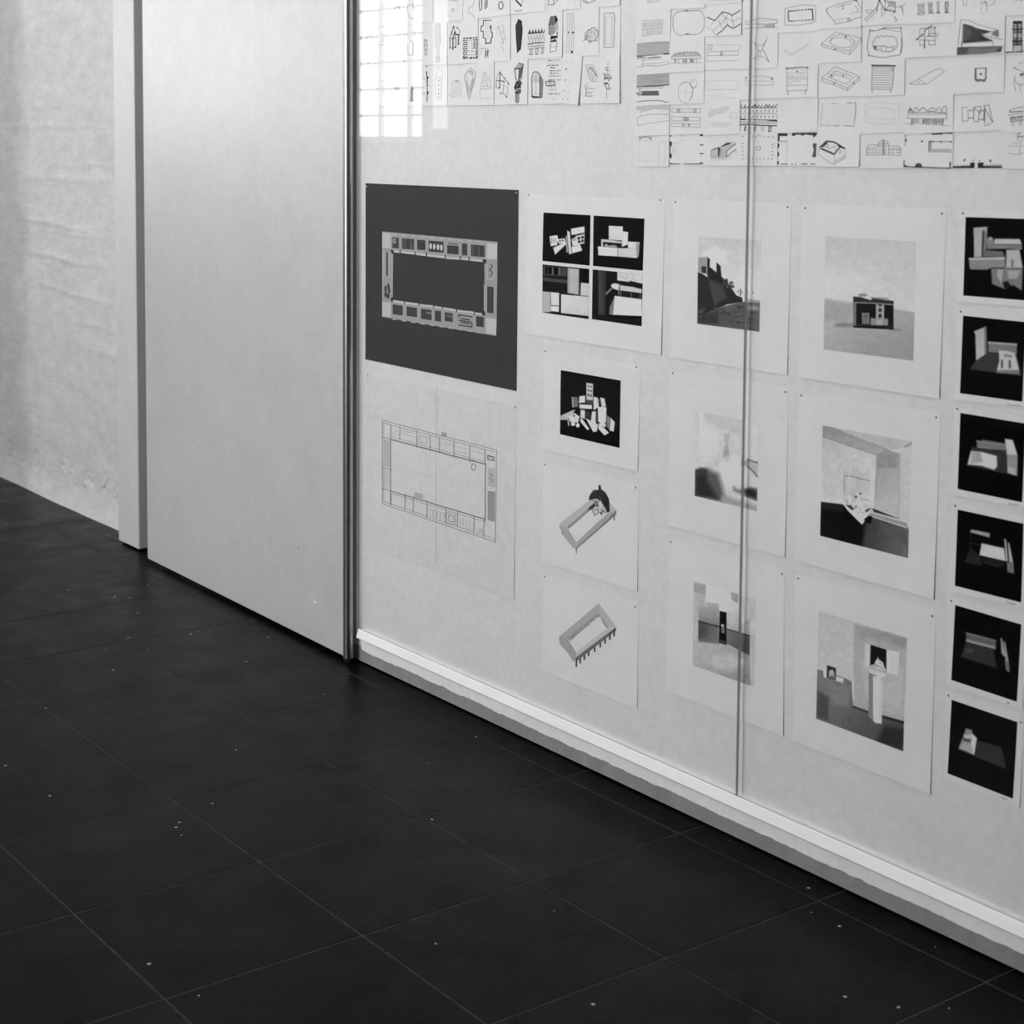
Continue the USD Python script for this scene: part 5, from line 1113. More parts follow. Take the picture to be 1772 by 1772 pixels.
RIGHT = {
    (0, 0): ("sliver of a card with a box foot, cut by the picture's top edge", "G", ["l 135 .9 355,60 620,36", "l 140 .8 615,0 620,36", "l 145 .8 360,0 360,60", "d 130 .8 380,12 430,10"]),
    (0, 1): ("blank sliver of card above the rounded outline, cut by the top edge", "G", ["l 190 .7 1000,120 1200,100"]),
    (0, 2): ("blank sliver of card above the folded roof, cut by the top edge", "Q", ["l 172 .7 220,20 640,6"]),
    (1, 0): ("card with four ovals in a panelled box, at the right block's left edge", "G", ["f 190 245,690 715,655 705,790 245,850", "c 146 .8 245,490 722,460 705,792 245,852", "l 150 .8 245,690 715,655", "e 135 1 310,590 28,52", "e 135 1 437,580 28,60", "e 135 1 550,575 28,56", "e 135 1 660,560 26,60", "l 160 .8 372,480 376,832", "l 160 .8 495,475 495,812", "l 160 .8 605,466 605,802", "l 150 .8 312,520 312,640", "l 150 .8 660,610 660,655", "l 165 .8 430,690 425,820", "l 168 .8 270,700 330,695"]),
    (1, 1): ("card with one big rounded outline and two dark dashes", "G", ["c 112 1 960,480 955,430 985,350 1040,300 1110,270 1220,260 1400,255 1580,250 1640,300 1690,400 1702,530 1692,650 1640,740 1560,800 1450,820 1330,802 1220,815 1150,840 1060,812 1000,760 968,680 952,580", "l 70 1.8 1222,256 1310,257", "l 60 1.9 1255,806 1332,806"]),
    (1, 2): ("card with a zigzag folded roof in bold lines", "Q", ["l 58 1.5 215,262 338,316 450,185 545,202 602,236 735,155", "l 145 .8 275,388 338,320", "l 138 .8 320,492 325,460 415,380 500,270 620,330 742,268", "l 120 .9 450,190 465,240 510,280", "l 126 .9 600,240 612,330 636,430", "l 128 .9 385,302 470,462", "l 58 1.5 370,536 465,462 530,382 615,438 745,362", "l 145 .8 212,410 310,466 320,502 370,536", "l 128 .8 545,210 510,282 540,392", "l 150 .8 470,380 500,280"]),
    (1, 3): ("card with a long low pavilion under a flat gable, beside the glass seam", "I", ["l 125 .9 112,482 200,462", "l 112 .9 260,445 460,396 640,415 832,436 826,516", "l 118 .9 125,532 480,525 828,512", "l 160 .7 300,462 830,440", "l 112 .9 105,630 480,608 872,598", "f 172 552,520 750,514 752,600 552,606", "l 76 1.5 758,515 748,600", "l 140 .7 420,528 422,610", "l 140 .7 470,526 470,608", "l 135 .7 505,526 506,606", "l 130 .8 542,524 542,606", "l 125 .8 585,522 586,604", "l 125 .8 625,520 625,604", "l 122 .8 665,519 666,603", "l 120 .8 700,518 704,602"]),
    (1, 4): ("card with a dotted rectangular colonnade inside a curved outline", "I", ["c 128 .9 1000,190 1250,130 1420,105 1672,124 1678,470 1560,510 1300,552 1004,552", "l 66 1.7 1075,240 1078,350 1082,462", "l 56 2 1600,200 1622,432", "l 76 1.3 1080,240 1150,242", "l 76 1.4 1520,208 1600,202", "l 80 1.2 1085,462 1180,460", "l 100 .8 1200,238 1520,210", "l 110 .8 1200,458 1580,438", "d 62 1.2 1090,240 1122,240 1150,240 1182,238 1240,234 1300,222 1385,220 1455,213 1515,208 1552,206 1592,205", "d 68 1.1 1085,460 1120,462 1152,460 1185,460 1230,455 1295,450 1385,446 1465,445 1520,440 1575,436 1612,434"]),
    (1, 5): ("card with a tilted cushion like slab, cut by the top edge", "L", ["l 120 .9 235,150 380,95 500,60 640,30 730,14 782,20 860,180", "l 84 1.3 238,148 224,190 250,235", "l 112 1 240,225 285,290 345,345 362,378 390,436 470,410 560,408 680,372 740,340 870,305", "l 145 .8 360,372 470,352 600,330 660,345", "e 84 1.1 630,358 20,28", "l 132 .9 380,142 480,108 560,82 680,70", "l 132 .9 738,100 770,140 802,178 775,215", "l 84 1.2 505,172 530,150 550,146", "l 100 1 500,128 545,88", "l 145 .8 655,248 740,215 870,212", "d 70 1.4 745,8 770,14"]),
    (1, 6): ("card with a tangle of dark struts and frames, cut by the top edge", "L", ["l 62 1.5 1172,0 1140,100 1122,205", "l 70 1.4 1180,15 1222,105 1268,176 1450,222", "l 82 1.1 1460,40 1450,222", "l 92 1.1 1280,20 1460,42", "l 98 1 1278,0 1276,190", "l 108 .9 1290,162 1445,190", "l 98 1 1120,130 1040,230 900,362", "l 106 1 1122,212 1010,310 930,412", "l 112 .9 918,180 1090,178 980,250 930,192", "l 112 .9 1215,130 1215,302 1285,212", "l 112 .9 1340,110 1440,122 1572,130 1612,282", "l 106 1 1525,100 1582,110 1600,222", "l 112 .9 1640,50 1590,110", "l 82 1.3 1440,300 1472,345", "l 110 1 1490,330 1495,370 1450,392", "d 52 1.7 1170,8 1280,182 1450,212", "d 60 1.3 1270,10 1352,92 1130,190", "f 160 1300,30 1450,45 1448,110 1360,100", "l 110 1 1350,95 1300,170", "l 150 .8 1370,290 1440,250", "l 150 .8 1040,320 1070,345 1070,310"]),
    (1, 7): ("card with four short column sections in a row", "N", ["l 108 1 230,60 350,66", "l 112 1 238,78 352,80", "l 112 .9 300,45 352,38", "f 172 255,86 338,86 340,186 258,188", "l 98 1 250,84 255,190", "l 112 .9 335,84 340,186", "l 106 1.1 235,206 290,190 345,196 366,206", "l 108 1 236,208 290,222 340,212", "l 98 1.1 388,60 465,58", "l 98 1 395,40 462,36", "f 165 405,66 460,62 460,188 412,190", "l 88 1.1 402,64 412,190", "l 88 1.1 455,62 460,190", "l 110 1 432,66 436,190", "l 98 1.1 400,200 430,188 482,200", "l 98 1.1 512,42 562,24", "f 170 520,44 552,34 552,182 522,186", "l 84 1.2 550,34 555,186", "l 84 1.2 512,188 575,190", "f 70 640,30 664,20 666,46 645,52", "l 74 1.3 685,15 680,182", "l 74 1.3 645,52 650,186", "l 112 .9 662,46 668,182", "l 74 1.4 640,186 696,182", "d 60 1.4 545,180 655,180"]),
    (1, 8): ("card with thin loops and a faint box, cut by the top edge", "N", ["l 122 .9 893,0 900,65 925,82 948,62 945,0", "l 140 .8 1170,0 1162,120 1160,202 1222,206", "l 108 1 1200,10 1230,60 1246,182", "l 130 .9 1135,40 1190,50 1260,28", "l 125 .9 1225,30 1262,80 1342,60 1352,0", "l 130 .9 1180,60 1220,20"]),
    (1, 9): ("blank card with a scrap of writing, cut by the picture's top right corner", "N", scribble("N", 1650, 1772, 6, 10, 110, 1.0, 88)),
    (2, 0): ("card half covered by grey horizontal strokes, above a similar darker one", "G", ["f 162 108,1032 880,965 872,1262 540,1300 108,1325", *stripe, "l 66 1.9 108,1330 250,1322", "l 92 1.3 240,1320 540,1298", "l 120 1 540,1298 740,1276", "l 56 2.1 740,1276 872,1264", "f 160 105,1342 260,1332 400,1376 108,1402", "l 82 1.6 380,1372 500,1355 670,1345", "l 150 .8 242,1402 240,1562", "l 112 1 250,1440 300,1430", "l 145 .8 270,1420 500,1402 730,1390", "l 140 .8 200,1522 540,1500 860,1450", "l 132 .9 125,1592 360,1548 500,1548 630,1562 872,1498"]),
    (2, 1): ("card with a bench like pavilion on dark posts", "G", ["f 172 1022,1262 1180,1230 1540,1228 1600,1302 1560,1330 960,1330", "l 122 1 938,1392 940,1332 1030,1262 1140,1242 1280,1222 1400,1232 1500,1226 1560,1250 1622,1312 1620,1382 938,1392", "l 135 .9 940,1334 1300,1328 1620,1318", "l 112 1.1 1030,1270 1010,1330", "l 112 1.1 1140,1250 1130,1300", "l 112 1.1 1230,1240 1210,1310", "l 120 1 1380,1240 1400,1310", "l 112 1 1470,1240 1480,1300", "l 112 1 1545,1245 1560,1310", "f 160 1195,1402 1310,1396 1300,1488 1205,1490", "f 165 1370,1394 1460,1392 1465,1470 1390,1476", "f 120 1010,1402 1045,1402 1040,1488 1015,1490", "l 120 1 1100,1402 1105,1490", "l 120 1 1220,1402 1222,1482", "l 105 1.2 1285,1396 1290,1486", "l 105 1.2 1375,1394 1385,1470 1410,1470 1415,1392", "l 112 1 1440,1392 1448,1470", "l 130 1 1520,1390 1530,1470", "l 148 .8 905,1492 1250,1490 1648,1478"]),
    (2, 2): ("card with a faint sideboard and a small square, under the folded roof", "Q", ["c 145 .9 220,685 296,685 290,766 220,766", "l 140 .8 252,690 252,766", "l 150 .8 275,690 280,766", "c 130 .9 218,795 696,778 690,846 220,852", "l 140 .8 696,780 738,692", "l 160 .8 330,692 738,688", "l 150 .8 212,942 440,932 706,928", "l 112 1 435,780 432,840 445,850", "e 120 .9 438,828 16,22", "l 160 .8 220,852 215,935"]),
    (2, 3): ("card with a star like crossing of four thin lines", "I", ["l 130 .9 215,890 270,898 332,932 380,1030 412,1082", "l 138 .9 320,925 390,985 450,994 530,986 600,882 622,782", "l 108 1.2 602,880 550,985 512,1082 560,1145 605,1222 662,1362", "l 122 1 420,1102 420,1232", "l 126 .9 472,1110 472,1242", "l 118 1 415,1106 482,1104", "l 126 .9 305,1290 420,1238 520,1242 600,1290 662,1362", "l 150 .8 310,1292 452,1312"]),
    (2, 4): ("nearly empty card with one faint check mark shape", "I", ["l 148 .9 958,1082 1080,1130 1150,1186 1300,1110 1520,962", "l 165 .8 1150,1186 1150,1252", "l 165 .8 970,1132 1140,1238", "l 172 .8 1390,1110 1440,1080"]),
    (2, 5): ("card with a slab pierced by an oval hole", "L", ["c 120 1 130,790 388,578 850,682 642,916 500,900 300,842", "l 115 1 130,790 130,832 400,910 640,986 642,916", "l 115 1 642,986 852,745 852,682", "c 118 1 275,752 330,670 430,630 520,628 650,670 742,752 702,802 640,852 540,866 420,846 320,802", "l 125 .9 275,752 350,692 480,672 600,702 722,785", "d 48 1.6 565,665 380,890"]),
    (2, 6): ("card with a scalloped oval inside a bulging shield", "L", ["c 96 1.1 990,540 1100,556 1190,525 1258,508 1300,495 1450,510 1560,500 1556,560 1572,640 1578,780 1545,990 1400,1012 1270,1042 1150,1032 980,1000 950,860 962,720 992,580", "l 116 .9 990,568 1120,552 1200,528 1300,520 1380,545 1470,566 1556,560", "l 104 1 1045,822 1055,750 1070,745 1085,690 1115,690 1130,655 1162,676 1195,645 1250,672 1298,640 1350,670 1392,645 1422,672 1450,665 1470,700 1485,740 1498,812", "l 98 1.1 1045,826 1120,832 1180,836 1250,828 1310,852 1400,852 1462,830", "l 98 1.1 1058,850 1085,890 1122,912 1172,888 1220,932 1300,925 1340,942 1400,915 1462,882 1500,812", "l 110 1 1110,835 1115,905", "l 130 .9 1205,835 1215,900", "l 130 .9 1290,850 1290,920", "l 106 1 1410,855 1425,905", "d 66 1.4 1255,510 1560,504 992,545 980,1000", "l 74 1.6 1568,680 1578,800 1560,950", "f 110 1055,832 1130,834 1110,905 1070,890"]),
    (2, 7): ("card with an open cube of crossing frames", "N", ["l 84 1.2 275,415 400,408 490,398 490,530", "l 98 1 275,415 272,540", "l 58 1.7 228,572 330,485", "l 62 1.6 330,455 380,410 445,370", "l 98 1 228,575 360,580 480,585 542,490 430,480", "l 84 1.1 342,450 345,560 342,690", "l 84 1.1 400,410 402,520", "l 98 1 275,590 275,655 330,652", "l 98 1 402,585 405,650 500,650 490,580", "l 76 1.4 370,528 430,520 490,530", "l 56 1.8 345,572 342,692", "l 98 1 430,480 395,525", "l 125 .9 330,490 310,530 350,540", "l 125 .9 440,400 440,480", "d 56 1.5 228,570 440,372 345,690 490,402"]),
    (2, 8): ("card with a dark boldly hatched building in sharp perspective", "N", ["f 84 908,345 1120,412 1312,456 1165,510 1342,592 900,622", "f 46 918,342 1065,385 1010,405", "f 58 1110,506 1165,510 1342,592 1180,600", "f 62 1128,415 1312,456 1258,482 1140,445", "f 118 1318,472 1420,430 1422,542 1330,512", "f 62 900,590 1050,570 1170,600 900,624", *[f"l 52 .9 {x},{375 + (x - 920) * .22:.0f} {x - 4},{592 + (x % 3) * 6}" for x in range(925, 1175, 14)], "l 112 .9 868,285 1000,296 1100,350 1300,408 1420,436", "l 104 1 870,285 850,480 830,662", "l 96 1 902,340 885,690", "l 104 1 1165,510 1312,456 1402,440", "l 100 1 1165,510 1330,545 1480,575", "c 112 .9 900,626 1342,602 1332,670 890,688", "l 140 .8 1310,470 1312,580", "f 112 820,692 1100,680 1480,670 1462,752 1200,782 820,798", "f 82 820,690 1000,686 950,792 820,798", "l 62 1.5 1210,732 1300,722 1400,722", "f 74 1390,712 1480,680 1452,756 1392,756", "l 70 1.2 820,690 1090,680", "l 76 1.1 1330,672 1480,672", "l 80 1 880,600 900,790", "l 74 1 1100,690 1180,700 1330,690"]),
    (2, 9): ("card with a black gridded tower on a dark ground line", "N", ["f 96 1620,330 1740,330 1740,440 1620,440", "f 52 1620,302 1740,302 1740,345 1620,345", "f 160 1632,352 1670,352 1670,378 1632,378", "f 165 1692,352 1735,352 1735,378 1692,378", "f 165 1632,392 1668,392 1668,412 1632,412", "f 165 1692,392 1735,392 1735,412 1692,412", "f 165 1622,482 1745,482 1745,540 1622,540", "f 120 1620,440 1745,440 1745,482 1620,482", "f 96 1620,542 1745,542 1745,662 1620,662", "f 150 1632,560 1668,560 1668,585 1632,585", "f 150 1692,560 1735,560 1735,585 1692,585", "l 38 2.2 1686,310 1682,662", "l 36 2 1600,420 1680,422 1768,412", "l 36 2 1605,596 1690,598 1768,590", "l 56 1.5 1620,470 1745,470", "l 56 1.4 1620,660 1745,655", "f 170 1620,668 1740,668 1740,732 1620,732", "l 46 1.7 1745,302 1750,742", "l 60 1.4 1620,320 1622,740", "f 50 1515,748 1620,745 1770,735 1770,758 1630,760 1520,770"]),
    (3, 0): ("card with broad dark sky strokes above a ledge and shutter", "H", ["f 158 75,104 660,66 662,268 75,306", *stripe2, "l 70 1.6 70,308 300,290 460,288 662,268", "c 128 .9 75,332 530,326 542,306 500,296 75,312", "f 104 168,378 455,374 470,458 150,462", "l 80 1 180,420 460,400", "l 84 1 160,440 440,430", "f 98 70,400 108,420 116,465 74,432", "l 112 1.2 112,330 125,474", "l 125 1 150,332 138,470", "l 96 1.2 72,572 240,552 430,545 530,554 552,574 652,572", "l 122 1 658,282 652,545"]),
    (3, 1): ("card with a large faint oval touching a small one", "H", ["e 146 .9 935,405 128,190", "l 135 .9 850,270 940,222 1000,235", "e 165 .8 1075,250 62,82", "l 130 1 1010,242 1070,332 1132,282", "l 140 .9 1070,332 1050,432 1010,560", "l 182 .7 935,260 935,560", "l 182 .7 830,405 1060,405", "l 150 .9 1010,215 1090,212"]),
    (3, 2): ("almost blank card with very faint ruled lines, third column of the right block", "J", ["c 180 .7 140,102 715,95 715,262 140,270", "l 180 .7 180,380 500,400 700,432", "l 160 .8 410,345 440,362", "l 165 .8 400,460 425,470", "l 182 .7 150,280 700,275", "l 182 .7 190,440 720,430"]),
    (3, 3): ("card with a comb of faint blades over an empty bar", "J", ["c 155 .8 868,110 1392,112 1386,188 872,186", "l 165 .7 868,110 868,60", *grassy, "l 80 1.4 882,30 876,80", "f 86 1340,36 1398,78 1350,86", "l 92 1.1 1345,40 1375,78"]),
    (3, 4): ("card with a slatted chest on two legs, one dot near its top", "I", ["l 84 1.5 1045,1496 1280,1478 1508,1474", "d 74 1.6 1045,1500 1505,1482", "d 70 1.5 1275,1566", *boards4, "l 145 .8 1048,1500 1052,1770", "l 150 .8 1498,1490 1500,1770", "K:l 142 .8 246,0 248,160 252,292", "K:l 145 .8 630,0 636,100 620,280", "K:l 110 1.1 258,292 280,366", "K:l 110 1.1 606,286 588,352", "K:d 110 1 280,362 588,350"]),
    (3, 5): ("card with a slab pierced by a rectangular hole and small tabs", "L", ["c 118 1 133,1410 250,1310 368,1210 440,1225 530,1270 700,1330 812,1386 700,1490 600,1590 380,1490", "l 118 1 133,1410 138,1466 360,1530 600,1638 600,1590", "l 118 1 600,1638 710,1530 812,1445 812,1386", "c 126 .9 250,1390 370,1280 430,1295 540,1332 722,1392 650,1450 580,1522 400,1450", "l 126 .9 370,1280 370,1336 500,1370 650,1432", "l 130 .9 370,1336 300,1400", "f 82 512,1338 530,1346 532,1390 512,1386", "f 84 300,1338 326,1352 312,1392 296,1380", "f 92 345,1490 366,1500 358,1532 340,1526", "l 92 1.3 700,1490 728,1506 714,1532", "d 120 1 578,1306 265,1325", "l 140 .8 390,1460 380,1490"]),
    (3, 6): ("card with a slatted cabinet on two legs, dark top edge", "L", ["l 62 1.9 1038,1178 1250,1178 1465,1186", "l 86 1.3 1060,1196 1250,1198 1440,1206", *boards5, "l 102 1 1052,1200 1044,1400 1042,1606", "l 102 1 1442,1205 1430,1400 1412,1606", "l 106 1 1038,1608 1220,1612 1418,1612", "l 98 1.2 1045,1612 1060,1668", "l 98 1.2 1378,1612 1395,1672", "f 76 1394,1248 1424,1250 1410,1288", "d 62 1.7 1048,1180 1455,1188"]),
    (3, 7): ("card with a long wedge shaped ramp in thin outline", "N", ["c 122 .9 118,1216 250,1140 400,1055 552,985 628,1034 490,1130 365,1222 240,1218", "l 122 .9 250,1140 305,1175 365,1222", "e 130 .9 245,1180 10,10"]),
    (3, 8): ("card with one small square fringed like a rug, a dot inside", "N", ["c 76 1.3 1088,988 1230,982 1222,1154 1092,1150", *fringe, "d 46 1.9 1158,1070"]),
    (3, 9): ("card with an angular bent arm, cut by the right edge", "N", ["l 104 1 1608,960 1638,992 1700,1010 1772,1042", "l 104 1 1635,990 1660,965", "f 96 1715,1072 1772,1046 1772,1080 1725,1096", "l 60 1.3 1716,1072 1725,1098 1772,1078", "l 118 .9 1690,922 1740,905 1772,900", "l 102 1.1 1662,1100 1645,1112 1634,1156 1680,1200 1720,1236 1772,1216", "l 118 .9 1625,1182 1640,1240 1656,1302", "l 122 .9 1720,1236 1722,1280 1736,1332", "d 82 1.2 1656,1304 1636,1156", "l 125 .9 1770,1115 1740,1120"]),
    (4, 0): ("card with a pale grey band over a curving road, above the arch corner card", "H", ["f 176 75,642 645,610 645,716 400,692 240,722 75,722", "l 138 .9 145,742 280,715 400,692 480,700", "l 146 .8 160,742 160,822", "l 130 .9 92,850 165,822 280,792 420,785 645,796", "l 140 .9 92,850 104,992 280,945 400,932 645,904"]),
    (4, 1): ("card with three long bars holding pairs of small rings", "H", ["c 138 .9 692,690 950,695 1190,690 1190,756 692,752", "e 102 1.2 808,725 22,26", "c 104 1.1 1074,700 1110,698 1112,750 1072,750", "c 138 .9 692,830 1190,845 1190,905 692,900", "e 96 1.2 918,870 12,26", "e 96 1.2 960,872 14,26", "l 150 .8 885,840 880,895", "l 150 .8 990,840 985,900", "c 142 .9 692,945 1190,955 1190,1010 692,1000", "f 128 878,955 904,955 905,996 880,996", "f 124 980,955 1002,960 1000,1002 976,998", "l 155 .8 925,950 925,1005", "l 155 .8 1015,955 1015,1005"]),
    (4, 2): ("card with two faint smudged tubes, left of the glass seam", "J", ["f 190 190,690 240,640 540,582 575,630 500,700 300,740 200,772", "l 172 .8 180,770 195,690 260,640 540,580 575,640", "l 170 .8 260,650 290,710", "e 172 .8 225,725 40,50", "c 172 .8 580,690 720,702 720,800 580,802", "l 175 .8 610,702 612,800", "f 192 220,890 360,870 560,880 620,900 500,970 260,962", "d 165 .9 220,690 260,650"]),
    (4, 3): ("card with a toothed frieze of black lines on posts, at the seam", "J", ["l 66 1.4 765,612 802,552", "l 72 1.3 828,612 872,556", "l 80 1.2 860,545 860,600", "l 84 1.1 900,600 940,560 975,606", "l 56 1.7 980,606 1040,550 1072,612", "l 74 1.2 1066,612 1112,560 1142,602", "l 86 1 1140,612 1190,554", "l 66 1.5 1208,608 1252,550 1282,602", "l 66 1.5 1288,602 1310,550 1352,604", "l 62 1.6 1366,608 1390,548", "l 62 1.6 1402,608 1455,542 1458,560", "l 84 1.1 765,614 1100,608 1462,606", "l 125 1 760,714 1100,710 1462,716", "f 42 765,808 880,814 880,836 770,832", "f 42 900,814 1180,826 1462,830 1462,860 1340,852 1200,838 900,830", "l 56 1.7 758,926 900,920 1000,922 1200,936 1462,942", *lace, "l 60 2 870,940 855,1042", "l 96 1.3 1032,940 1032,1046", "l 106 1.1 1066,942 1050,1046", "l 140 .9 1170,950 1172,1036", "l 140 .9 1200,950 1202,1036", "c 74 1.4 1310,950 1350,950 1342,1046 1300,1046"]),
    (4, 4): ("almost blank card with ghostly pencil notes, above the black walled plan", "K", ["d 170 1 285,505 280,605", "l 178 .8 130,500 190,505", "l 180 .8 130,580 200,600", "l 180 .8 130,660 180,655", "l 182 .8 590,490 700,500", "l 182 .8 590,570 700,575", "l 184 .8 380,830 450,815", "l 184 .8 120,750 200,760", "l 184 .8 130,870 220,880"]),
    (4, 5): ("card with a wavy edged mat covered in a faint grid", "K", ["f 201 895,535 1500,520 1505,700 1480,945 876,935 880,720", "c 96 1.2 895,535 930,540 1000,545 1090,528 1200,532 1290,542 1330,526 1430,512 1455,525 1512,516 1512,700 1480,950 1460,940 1400,948 1380,938 1320,946 1250,920 1170,948 1080,930 980,940 920,930 875,940 880,720", "l 180 .7 890,640 1500,632", "l 178 .7 880,740 1510,735", "l 180 .7 880,840 1490,830", "l 180 .7 1020,540 1010,935", "l 180 .7 1180,540 1170,940", "l 172 .8 1335,735 1270,905", "l 182 .7 1420,520 1340,740", "d 160 1 1335,738"]),
    (4, 6): ("card with the ghost of a curved rectangle, left of the zigzag pavilion", "M", ["c 178 .8 190,322 300,300 480,290 790,312 800,640 640,672 460,680 178,630", "c 176 .8 232,402 300,368 710,402 722,602 500,575 240,572"]),
    (4, 7): ("card with a pavilion of zigzag roofs on scribbled stakes", "M", ["l 84 1.2 962,462 1008,368 1048,455", "l 72 1.3 985,440 1010,402 1030,440", "l 92 1 1048,450 1105,375 1128,390 1152,442", "l 80 1.2 1152,442 1238,375 1312,442", "l 78 1.2 1305,445 1405,376 1480,432", "l 92 1 1480,440 1502,385 1532,378 1582,465", "l 86 1.1 1570,465 1602,362 1645,348 1668,462", "l 76 1.4 970,464 1042,462", "l 72 1.5 1048,482 1070,460 1142,466", "l 100 1.1 1150,464 1310,462", "l 62 1.7 1318,462 1380,450 1472,458", "l 76 1.3 1480,466 1575,472", "l 76 1.3 1590,470 1665,474", "l 120 .9 958,496 1300,498 1668,492", "d 76 1.2 1655,500", "l 116 .9 962,500 958,572 1300,576 1665,580 1668,500", "f 182 1410,592 1532,590 1510,690 1410,682", *stakes, "l 74 1.7 1238,592 1248,662", "l 82 1.3 1608,585 1590,692", "l 92 1.1 1035,575 1028,702", "l 145 .8 905,668 1030,660", "l 140 .8 1160,665 1400,680 1730,706"]),
    (4, 8): ("card with three leaning panels joined by short bars", "O", ["l 112 1 540,430 415,420 430,560 420,712 555,692", "l 92 1.3 532,492 600,485 682,486", "l 92 1.3 542,640 662,640", "l 112 1 532,480 545,560 545,690", "c 106 1.1 660,420 800,402 798,560", "l 106 1.1 660,420 660,500 655,600 668,712 765,716", "l 82 1.3 760,495 800,490 880,482", "l 106 1.1 765,480 765,620 750,715", "l 82 1.2 870,490 868,600 850,690", "l 92 1.2 755,665 890,682", "c 100 1.1 860,392 970,374 1000,500 1030,650 1056,730 1042,732", "l 100 1.1 1012,748 940,780 878,796", "l 84 1.4 862,400 882,440 880,742"]),
    (4, 9): ("card with a roofed hall on stub legs, cut by the right edge", "O", ["l 96 1.1 1390,490 1470,455 1560,430 1677,418", "l 70 1.7 1392,480 1410,530", "l 70 1.6 1405,522 1530,512 1677,500", "l 106 1 1378,560 1380,592 1500,565 1677,538", "l 70 1.6 1408,640 1530,618 1677,598", "f 178 1422,645 1677,622 1677,700 1430,722", "e 110 1 1460,650 34,34", "e 120 1 1540,650 34,30", "e 110 1 1630,650 34,30", "l 84 1.2 1412,640 1432,725", "l 106 1.1 1420,722 1540,708 1677,698", "c 125 .9 1440,722 1482,722 1482,796 1440,798", "c 125 .9 1600,702 1636,702 1632,782 1600,782"]),
    (5, 0): ("card with a faint arch at its top, bottom left corner of the right block", "H", ["l 145 1 132,1242 170,1192 225,1176 290,1196 332,1242", "f 158 110,1190 168,1190 126,1246", "f 158 290,1196 348,1200 332,1246", "l 150 .9 108,1190 345,1192", "l 175 .8 105,1252 350,1250", "l 172 .8 455,1280 582,1268", "l 176 .8 582,1268 580,1662", "l 176 .8 470,1280 465,1660", "l 170 .8 430,1412 470,1405", "l 182 .7 120,1260 120,1600", "l 182 .7 90,1600 350,1605"]),
    (5, 1): ("card with thick black wall stubs around an empty square", "H", ["f 66 648,1155 686,1155 680,1174 648,1174", "f 66 648,1264 686,1264 686,1346 650,1346", "f 66 648,1480 686,1480 686,1556 650,1556", "f 66 645,1634 690,1642 690,1662 650,1656", "f 70 690,1646 828,1650 828,1662 690,1662", "f 70 905,1650 1180,1648 1180,1662 905,1662", "f 66 1178,1634 1242,1632 1242,1656 1178,1660", "f 66 1178,1314 1246,1316 1246,1332 1178,1334", "f 66 1178,1466 1244,1466 1244,1486 1178,1486", "f 62 1178,1140 1250,1138 1250,1168 1180,1170", "l 96 1.2 655,1345 655,1482", "l 150 .8 662,1348 708,1370 720,1410 702,1460 668,1476", "l 178 .8 760,1300 860,1240 920,1250", "l 178 .8 690,1290 765,1295", "l 170 .8 830,1655 905,1660", "l 180 .8 765,1300 765,1530", "f 182 818,1148 868,1146 865,1172 825,1172"]),
    (5, 2): ("card with a shaded shed under a split ridge roof", "J", ["f 180 230,1410 372,1350 372,1522 230,1522", "f 172 388,1350 520,1412 520,1522 388,1516", "f 176 388,1348 560,1260 692,1280 522,1412", "f 150 388,1352 470,1400 420,1500 390,1512", "l 66 1.5 226,1406 300,1370 382,1344", "f 72 375,1346 450,1300 520,1254 605,1254 580,1285 450,1325", "f 66 356,1350 398,1350 382,1516 360,1516", "l 72 1.2 520,1412 600,1340 692,1278", "l 76 1.2 520,1412 520,1522", "l 76 1.1 526,1515 610,1440 692,1378", "l 130 .9 230,1410 228,1522 520,1524", "l 150 .8 232,1522 236,1602", "l 150 .8 308,1525 306,1600", "l 150 .8 380,1525 380,1595", "l 150 .8 450,1525 448,1585", "l 140 .8 520,1524 516,1602", "l 130 .9 582,1480 574,1552", "l 140 .9 690,1380 690,1452", "l 130 .9 600,1252 640,1240 695,1280", "l 150 .8 228,1545 520,1550"]),
    (5, 3): ("card with a square of small dots around one tiny rectangle", "J", ["d 112 1.1 832,1135 1000,1140 1075,1142 1215,1140 1300,1148 1380,1152 825,1275 820,1340 825,1412 820,1485 832,1555 925,1560 1010,1555 1080,1555 1152,1555 1225,1555 1300,1556 1370,1555 1382,1290 1375,1345 1375,1415 1375,1485", "l 145 .8 995,1142 1010,1135", "l 140 .9 1070,1145 1110,1100 1160,1140", "c 122 1 1075,1335 1156,1332 1156,1390 1075,1392", "l 165 .8 760,1265 800,1265", "l 165 .8 1390,1285 1430,1270", "l 170 .8 770,1135 830,1150", "l 168 .8 1088,1560 1090,1640", "l 168 .8 1150,1560 1150,1650", "l 172 .8 1390,1160 1460,1170"]),
    (5, 4): ("card with heavy black walls on three sides of a plan", "K", ["f 64 75,1080 250,1084 252,1132 104,1132 104,1228 72,1228", "f 62 333,1076 800,1068 796,1112 764,1132 756,1156 730,1158 724,1118 640,1112 590,1098 550,1122 510,1122 490,1104 410,1106 385,1130 333,1128", "f 82 724,1265 792,1268 786,1526 714,1522 730,1430 742,1400 736,1360 722,1330", "f 62 70,1272 101,1274 96,1348 68,1348", "f 62 68,1435 98,1436 96,1508 66,1506", "f 62 64,1604 98,1606 96,1656 64,1656", "f 78 515,1644 636,1642 636,1662 515,1662", "f 92 130,1646 255,1644 255,1660 130,1662", "l 100 1.1 105,1230 250,1226", "l 165 .8 246,1230 240,1640", "l 78 1.2 690,1656 785,1648", "f 78 700,1642 716,1630 732,1656", "d 90 1.2 410,1652 345,1658", "l 175 .8 430,1600 480,1620"]),
